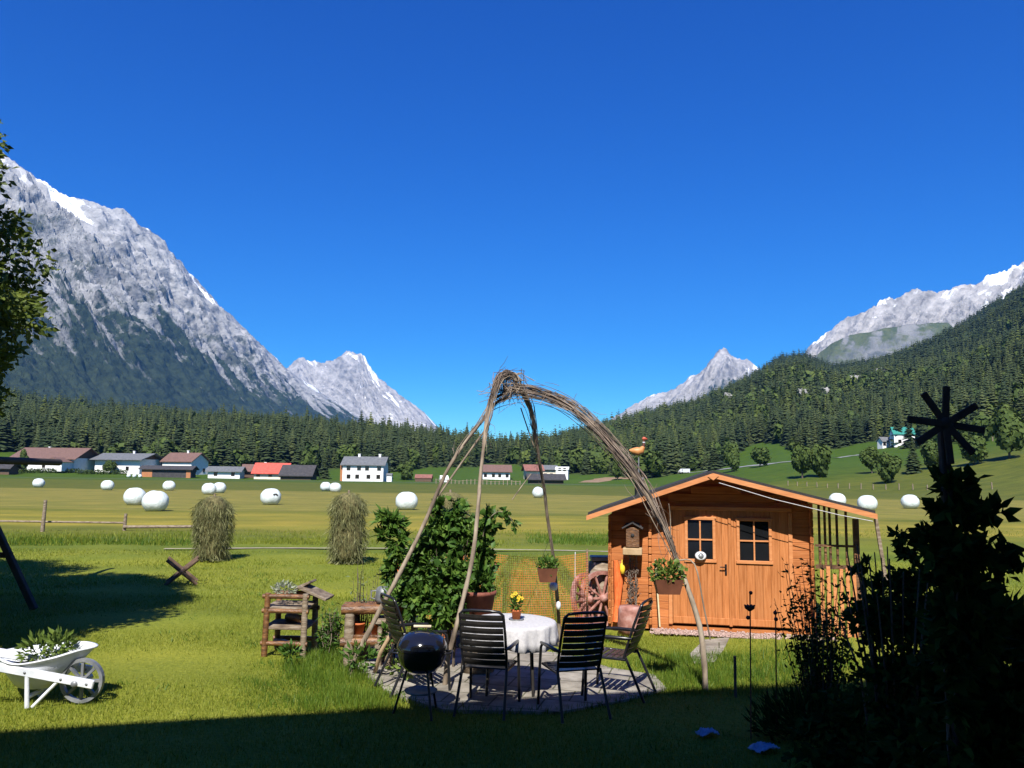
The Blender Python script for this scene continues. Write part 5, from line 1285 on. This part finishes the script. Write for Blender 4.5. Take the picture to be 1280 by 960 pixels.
def clumpy(blobs, ln, wd, dens):
    parts = []
    for (px, py, Y, rx, rz_, ry) in blobs:
        c = np.array(P(px, py, Y)); n = max(int(dens*rx*rz_*Y*Y/1e6*1000), 40); nb = max(5, n//16)
        rad = np.array([rx*Y/F, ry, rz_*Y/F]); d = unit(rng.normal(size=(nb, 3))); L_ = (.45+.95*rng.random(nb)**1.6)
        k = rng.integers(0, nb, n); t_ = .15+.85*rng.random(n)**.8
        end = d*rad*L_[:, None]+np.array([0, 0, -.12*rad[2]])*L_[:, None]**2
        pos = c+end[k]*t_[:, None]+rng.normal(size=(n, 3))*rad*.1
        dr = d[k]*.8+rng.normal(size=(n, 3))*.6+np.array([0, 0, -.1])
        parts.append(leaves(pos, dr, ln*(.5+.9*rng.random(n)), wd*(.5+.9*rng.random(n)), np.clip(rng.normal(.5, .28, n), 0, 1)))
    return parts
st = MB(); stems(st, (P(558, 780, 9.95).x, 9.95, 0), (.35, .3), 1.75, 16, .011, .4)
parts = clumpy([(548, 668, 9.9, 26, 32, .25), (590, 672, 10.0, 22, 30, .25), (565, 650, 10.0, 30, 22, .25), (535, 715, 9.85, 30, 30, .25), (572, 720, 9.8, 32, 34, .3), (520, 745, 9.8, 24, 28, .22), (556, 755, 9.75, 30, 30, .25), (600, 715, 9.9, 14, 32, .2), (612, 648, 10.0, 12, 14, .1), (528, 690, 9.9, 18, 20, .2), (548, 632, 10.0, 12, 10, .1), (585, 770, 9.75, 18, 22, .2), (575, 632, 10.0, 7, 8, .05), (520, 690, 9.8, 8, 8, .05), (605, 690, 9.9, 9, 9, .06)], .105, .075, 8.5)
plant('bush', 'tall leafy raspberry like bush behind the chairs', 'bush', (0, 0, 0), parts, leaf_mid, st)
b = MB(); br = spline([P(600, 690, 9.95), P(608, 655, 9.9), P(622, 640, 9.85), P(636, 645, 9.8), P(644, 660, 9.8)], 5); b.tube(br, [.008*(1-.6*k/len(br)) for k in range(len(br))], 6)
n = 60; ix = rng.integers(4, len(br), n); pos = np.array([br[i][:] for i in ix])+rng.normal(size=(n, 3))*.03
plant('vine_shoot', 'arching leafy shoot right of the thin front willow pole', 'plant', (0, 0, 0), [leaves(pos, rng.normal(size=(n, 3))+np.array([0, 0, -.9]), .1*(.6+.6*rng.random(n)), .055, np.clip(rng.normal(.35, .2, n), 0, 1))], leaf_mid, b)
c = P(492, 690, 10.3); st = MB(); stems(st, (c.x, c.y, 0), (.14, .1), 1.85, 6, .008, .4)
plant('tall_plant', 'slender tall green plant left of the leafy bush', 'plant', (0, 0, 0), clumpy([(490, 652, 10.3, 13, 12, .1), (497, 675, 10.3, 10, 18, .1), (486, 645, 10.3, 14, 5, .08), (495, 705, 10.3, 13, 18, .12), (480, 668, 10.3, 8, 6, .06)], .13, .055, 11), leaf_mid, st)
c = P(455, 740, 10.2); bb, tips = twiggy((c.x, c.y), (.42, .3, 1.25), 26, 4); plant('tall_plant', 'wispy pale plant with grey green leaves beside the log stand', 'plant', (0, 0, 0), [along_twigs(tips, 11, .06, .018, .04)], MLEAF('grey green leaf', [(.06, .1, .04), (.12, .17, .08), (.2, .25, .14)]), bb)
c = G(405, 828); bb, tips = twiggy((c.x, c.y+.2), (.34, .3, .66), 46, 6); plant('herb_clump', 'lush green herb clump between the log rack and log stand', 'plant', (0, 0, 0), [along_twigs(tips, 16, .09, .03, .03, .05)], leaf_mid, bb)
for lab, px, py, Y, sp, n in (('low leafy plant under the rail of the log stand', 452, 822, 9.45, (.2, .12, .14), 120), ('green plant hanging beside the small clay pots', 486, 795, 9.55, (.1, .1, .2), 90), ('small green plant at the foot of the log rack', 362, 815, 9.9, (.12, .1, .08), 60), ('low yellow green plant behind the grill legs', 507, 835, 9.2, (.16, .1, .1), 90)):
    plant('low_plant', lab, 'plant', P(px, py, Y), [plant_leaves(n, (0, 0, 0), sp, .08, .035)], leaf_light if 'yellow' in lab else leaf_mid)
# shaded shrubs on the right
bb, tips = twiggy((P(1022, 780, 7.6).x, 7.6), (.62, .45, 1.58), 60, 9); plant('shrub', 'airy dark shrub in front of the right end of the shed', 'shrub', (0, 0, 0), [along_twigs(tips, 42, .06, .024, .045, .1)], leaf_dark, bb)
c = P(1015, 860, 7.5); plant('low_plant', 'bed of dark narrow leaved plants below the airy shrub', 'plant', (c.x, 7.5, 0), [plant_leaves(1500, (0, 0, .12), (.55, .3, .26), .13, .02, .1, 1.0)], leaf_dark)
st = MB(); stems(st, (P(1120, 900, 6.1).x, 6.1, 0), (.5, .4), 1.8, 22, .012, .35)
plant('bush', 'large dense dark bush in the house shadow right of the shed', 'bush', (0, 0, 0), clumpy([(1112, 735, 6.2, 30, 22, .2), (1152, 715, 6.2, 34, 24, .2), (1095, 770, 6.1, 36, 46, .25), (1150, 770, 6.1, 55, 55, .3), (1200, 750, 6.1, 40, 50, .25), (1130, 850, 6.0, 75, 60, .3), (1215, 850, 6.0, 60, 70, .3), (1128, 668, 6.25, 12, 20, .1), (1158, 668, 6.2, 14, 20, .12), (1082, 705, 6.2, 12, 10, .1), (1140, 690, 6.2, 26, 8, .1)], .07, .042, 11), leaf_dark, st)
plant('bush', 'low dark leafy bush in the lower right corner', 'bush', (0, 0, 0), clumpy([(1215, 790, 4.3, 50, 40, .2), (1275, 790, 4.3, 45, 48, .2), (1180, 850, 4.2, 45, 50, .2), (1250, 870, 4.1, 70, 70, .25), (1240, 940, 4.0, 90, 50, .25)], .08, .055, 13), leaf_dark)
plant('shade_foliage', 'low dark foliage added to blacken the house shadow before the large bush', 'plant', (0, 0, 0), clumpy([(1045, 900, 6.7, 45, 24, .35), (1090, 900, 6.4, 60, 40, .4), (1040, 945, 6.3, 45, 10, .25), (1090, 950, 6.0, 70, 24, .3), (1160, 930, 5.6, 70, 40, .3)], .09, .05, 14), leaf_dark)  # dark leaves added to deepen the black of the house shadow
# wooden star on a post, overgrown
sp_ = P(1182, 530, 4.0)
ws = thing('wooden_star', 'dark eight armed wooden star on a post', 'garden ornament', (sp_.x, 4.0, 0))
b = MB(); b.box((.006, .035, sp_.z/2), (.045, .045, sp_.z), bev=.006); b.build('post', swing_m, ws)
for k in range(8):
    a = R((88, 32, -9, -50, 212, 174, 126, 272)[k]); d = Vector((math.cos(a), 0, math.sin(a))); b = MB(); ln = (.19, .18, .19, .19, .18, .2, .19, .2)[k]
    b.bar(Vector((0, -.005*(k % 2), sp_.z))+d*.02, Vector((0, -.005*(k % 2)-.012, sp_.z))+d*ln, .036, .014, up=(0, -1, .02), bev=.004); b.build('arm', swing_m, ws)
b = MB(); b.lathe([(0, -.02), (.03, -.02), (.035, 0), (0, .0)], 14, (0, -.012, sp_.z), mat=Matrix.Rotation(PI/2, 3, 'X')); b.build('hub', swing_m, ws)
st = MB()
for q in range(5):
    ph = random.random()*6; st.tube([(sp_.x+.04*math.cos(ph+z*6), 4.04+.04*math.sin(ph+z*6), z) for z in np.linspace(0, 2.2, 20)], .005, 5)
bl = [(1190, 606, 4.0, 24, 14, .08), (1200, 620, 4.0, 34, 15, .12), (1198, 650, 4.0, 38, 22, .13), (1202, 690, 4.0, 40, 28, .14), (1212, 730, 4.0, 40, 28, .14), (1245, 640, 4.0, 14, 9, .06), (1252, 690, 4.0, 14, 10, .06), (1262, 715, 4.0, 10, 14, .06), (1172, 640, 4.0, 18, 18, .08), (1185, 690, 4.0, 26, 40, .12), (1188, 770, 3.88, 26, 34, .06), (1190, 830, 3.86, 26, 34, .06), (1192, 880, 3.84, 24, 34, .06), (1225, 780, 3.9, 30, 40, .1)]
v = clumpy(bl, .085, .055, 10)
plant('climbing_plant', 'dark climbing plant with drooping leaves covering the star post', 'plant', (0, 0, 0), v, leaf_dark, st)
# rusty flower stakes and stakes
def flower_stake(label, px, Y, pys, heads):
    base = P(px, 860, Y); t = thing('flower_stake', label, 'garden ornament', (base.x, Y, 0)); b = MB(); top = P(px, pys, Y); b.tube([(0, 0, 0), (top.x-base.x, 0, top.z)], .006, 6); b.build('stem', red_m, t)
    for (hx, hy, r, kind) in heads:
        c = P(hx, hy, Y)-Vector((base.x, Y, 0)); b = MB()
        if kind == 'ball': b.lathe([(0, -r), (r*.7, -r*.7), (r, 0), (r*.7, r*.7), (0, r)], 12, c)
        else:
            for k in range(7): a = k*2*PI/7; b.tube([c+Vector((0, 0, -r*.7)), c+Vector((math.cos(a)*r*.7, math.sin(a)*r*.5, 0)), c+Vector((math.cos(a)*r*1.15, math.sin(a)*r*.8, r*.5))], [r*.28, r*.5, .004], 6)
            b.lathe([(0, -r*.8), (r*.6, -r*.4), (r*.7, 0), (0, .0)], 12, c)
        b.build('flower_head', red_m, t)
flower_stake('rusty iron flower on a stake in front of the shed door', 937.5, 7.4, 742, [(938.5, 741, .018, 'ball'), (937, 759, .042, 'cup'), (935, 772, .02, 'ball')])
flower_stake('rusty stake with two small balls before the right shed corner', 969.5, 7.5, 762, [(969, 766, .02, 'ball'), (970, 774, .02, 'ball')])
for px, top, py, r, lab in ((919.5, 820, 872, .016, 'dark garden stake at the edge of the shaded bed'), (882.5, 832, 858, .022, 'short dark stake at the right foot of the arch')):
    p = G(px, py); b = MB(); b.tube([(0, 0, 0), (0, 0, P(px, top, p.y).z)], r, 7); tag(b.build('garden_stake', bark_m, loc=p), lab, 'stake')
for px, py, s, lab in ((884, 921, .12, 'crumpled pale blue cloth lying in the shaded bed, left of two'), (955, 940, .15, 'flat pale blue cloth lying in the shaded bed, right of two')):
    p = G(px, py); b = MB(); n = 16
    vs = [(s*1.5*(i/n-.5), s*(j/n-.5), .02+.05*abs(mn.noise(Vector((i*.35, j*.35, px))))+.03*(1-abs(i/n-.5)*2)) for i in range(n+1) for j in range(n+1)]
    b.add(vs, [(i*(n+1)+j, (i+1)*(n+1)+j, (i+1)*(n+1)+j+1, i*(n+1)+j+1) for i in range(n) for j in range(n)], 0, True); o = b.build('garden_cloth', flower_b, loc=p); o.rotation_euler.z = .3*s*10
    md = o.modifiers.new('thickness', 'SOLIDIFY'); md.thickness = .004; tag(o, lab, 'cloth')

# ------------------------------------------------------------------ big trees at the left
def big_tree(loc, h, crad, c0, seed, label, n_cl, per, leaf, lsize):
    g = np.random.default_rng(seed); random.seed(seed); t = thing('larch_tree' if False else 'broadleaf_tree', label, 'tree', loc)
    b = MB(); trunk = spline([(0, 0, -.2), (.08, .05, h*.25), (-.05, .1, h*.5), (.1, 0, h*.75), (.05, .05, h*.95)], 5); b.tube(trunk, [.26*(1-.9*k/len(trunk))+.02 for k in range(len(trunk))], 10, wob=.08); b.build('trunk', bark_m, t)
    parts = []; lm = MB()
    for q in range(n_cl):
        z = c0+(h-c0)*g.random()**1.0; u = (z-c0)/(h-c0); R_ = crad*math.sqrt(max(0, 1-u**2.2))*(.72+.28*min(1, u*4)); a = g.random()*2*PI; rr_ = R_*(.35+.65*g.random()**.5)
        e = Vector((math.cos(a)*rr_, math.sin(a)*rr_, z)); k = int(len(trunk)*max(.15, (z-.12*h)/h)*.9); s = trunk[min(k, len(trunk)-2)]
        m_ = s.lerp(e, .55)+Vector((0, 0, .12)); lm.tube([s, m_, e], [.05*(1-u*.6), .03, .008], 6)
        cr_ = (.42+.3*g.random()); n = int(per*(.6+.8*g.random()))
        d = unit(g.normal(size=(n, 3))); pos = np.array(e)+d*(g.random(n)**.45)[:, None]*np.array([cr_, cr_, cr_*.5])
        parts.append(leaves(pos, d+g.normal(size=(n, 3))*.7+np.array([0, 0, -.2]), lsize*(.6+.7*g.random(n)), lsize*.55, np.clip(g.normal(.45, .25, n)+.1*d[:, 2], 0, 1)))
    lm.build('limbs', bark_m, t); v, f, tt = join(parts); fast('crown', v, f, leaf, tt, t); random.seed(seed+1)
    return t
big_tree((-9.45, 8.7, 0), 9.3, 3.45, 1.5, 5, 'tall leafy tree at the left edge of the lawn', 520, 420, leaf_tree, .115)
big_tree((-13.4, 10.8, 0), 9.8, 4.0, 1.4, 6, 'second leafy tree further left that shades the lawn', 240, 230, leaf_tree, .15)

# ------------------------------------------------------------------ grass
def blades(name, x, y, h, w, mat, lean=.45, z0=0, tj=(.5, .25)):
    n = len(x); a = rng.random(n)*2*PI; d = np.stack([np.cos(a)*lean*rng.random(n), np.sin(a)*lean*rng.random(n), np.ones(n)], 1); a2 = rng.random(n)*2*PI
    sdv = np.stack([np.cos(a2), np.sin(a2), np.zeros(n)], 1)*(w/2)[:, None]; z = hz_np(x, y)+z0
    b0 = np.stack([x, y, z-.012], 1); tip = b0+d*h[:, None]; v = np.stack([b0-sdv, b0+sdv, tip], 1).reshape(-1, 3); f = np.arange(n*3).reshape(-1, 3)
    return tag(fast(name, v, f, mat, np.repeat(np.clip(rng.normal(tj[0], tj[1], n)+.15*np.sin(x*1.7)*np.sin(y*1.3+x*.5), 0, 1), 3)), None, None, None, 'stuff')
def inside(x, y, poly):
    c = np.zeros(len(x), bool); n = len(poly)
    for i in range(n):
        a, b = poly[i], poly[(i+1) % n]; k = ((a.y > y) != (b.y > y)) & (x < (b.x-a.x)*(y-a.y)/(b.y-a.y+1e-9)+a.x); c ^= k
    return c
def free(x, y, extra=()):
    k = ~inside(x, y, PAT) & ~inside(x, y, SLAB) & ~inside(x, y, bed2)
    lx = (x-SX)*math.cos(SR)+(y-SY)*math.sin(SR); ly_ = -(x-SX)*math.sin(SR)+(y-SY)*math.cos(SR)
    return k & ~((lx > -.1) & (lx < 3.9) & (ly_ > -.5) & (ly_ < 3))
n = 400000; y = 4.6+10.8*rng.random(n)**1.2; x = (rng.random(n)*1.64-.82)*(y+.8); k = free(x, y); x, y = x[k], y[k]
blades('grass', x, y, .02+.035*rng.random(len(x)), .005+.004*rng.random(len(x)), grass_m, .9)
n = 60000; y = 15+9*rng.random(n); x = (rng.random(n)*1.4-.7)*y; k = free(x, y); x, y = x[k], y[k]
blades('grass', x, y, .03+.04*rng.random(len(x)), .012+.008*rng.random(len(x)), grass_m, .9)
parts = []
def tuft(px0, px1, py0, py1, n, h0, h1, w, mat, tj=(.55, .25)):
    px = px0+(px1-px0)*rng.beta(1.7, 1.7, n); py = py0+(py1-py0)*rng.beta(1.5, 1.5, n); g = np.array([G(a, b)[:] for a, b in zip(px, py)]); k = ~inside(g[:, 0], g[:, 1], PAT); g = g[k]; n = len(g)
    hm = (.55+.45*np.sin(g[:, 0]*5)*np.sin(g[:, 1]*7+g[:, 0]*3)).clip(.25, 1)
    blades('tall_grass', g[:, 0], g[:, 1], (h0+(h1-h0)*rng.random(n))*hm, w*(.7+.6*rng.random(n)), mat, .6, tj=tj)
tuft(350, 490, 818, 850, 3600, .08, .26, .008, lush_m)
tuft(370, 510, 834, 890, 7500, .05, .2, .008, lush_m)
tuft(290, 440, 825, 890, 3000, .04, .1, .008, lush_m, (.4, .25))
tuft(770, 960, 818, 870, 7500, .06, .2, .008, lush_m)
tuft(815, 945, 812, 835, 1800, .04, .1, .008, lush_m)
tuft(930, 1075, 800, 862, 2600, .08, .28, .009, lush_m, (.35, .2))
tuft(-90, 280, 668, 682, 5000, .06, .28, .025, grass_m, (.3, .3))
tuft(-90, 280, 674, 682, 2600, .08, .3, .03, lush_m, (.35, .3))
tuft(245, 440, 672, 682, 3000, .06, .2, .025, grass_m, (.45, .25))
tuft(655, 790, 668, 682, 3500, .08, .32, .025, lush_m, (.45, .25))
tuft(440, 655, 674, 684, 2500, .05, .16, .025, grass_m, (.45, .25))
tuft(-150, 1430, 662, 672, 7000, .05, .18, .025, grass_m, (.3, .3))
tuft(590, 790, 690, 780, 5000, .06, .3, .008, hay_m, (.6, .2))

n = 3800; cx = rng.uniform(-9, 5, 260); cy = rng.uniform(6.5, 21, 260); k = rng.integers(0, 260, n); x = cx[k]+rng.normal(size=n)*.09; y = cy[k]+rng.normal(size=n)*.07; k = free(x, y); x, y = x[k], y[k]
blades('weeds', x, y, .03+.05*rng.random(len(x)), .012+.012*rng.random(len(x)), lush_m, 1.3)

ex = []; ey = []
for a_p, b_p in zip(PAT, PAT[1:]+PAT[:1]):
    m_ = int((b_p-a_p).length*150); u = rng.random(m_); d = (b_p-a_p).normalized(); off_ = rng.normal(size=m_)*.05+.03*np.sin(u*9)
    ex.append(a_p.x+(b_p.x-a_p.x)*u-d.y*off_); ey.append(a_p.y+(b_p.y-a_p.y)*u+d.x*off_)
ex = np.concatenate(ex); ey = np.concatenate(ey)
blades('edge_grass', ex, ey, .03+.07*rng.random(len(ex)), .006+.005*rng.random(len(ex)), lush_m, .9, z0=.01)

# ------------------------------------------------------------------ clear mountain air
bpy.context.view_layer.update()
lo = np.array([1e9]*3); hi = -lo
for o in C.objects:
    if o.type == 'MESH' and len(o.data.vertices):
        bb = np.array([(o.matrix_world @ Vector(c))[:] for c in o.bound_box]); lo = np.minimum(lo, bb.min(0)); hi = np.maximum(hi, bb.max(0))
lo -= np.array([60, 60, 1]); hi += np.array([60, 60, 40])
b = MB(); b.box((lo+hi)/2, hi-lo)
vm = bpy.data.materials.new('haze'); vm.use_nodes = True; t = vm.node_tree; t.nodes.clear()
vo = t.nodes.new('ShaderNodeOutputMaterial'); pv = t.nodes.new('ShaderNodeVolumePrincipled')
pv.inputs['Color'].default_value = (.12, .42, 1, 1); pv.inputs['Density'].default_value = 4e-5; pv.inputs['Anisotropy'].default_value = 0
t.links.new(pv.outputs[0], vo.inputs['Volume'])
hzb = b.build('haze', vm); hzb['kind'] = 'stuff'
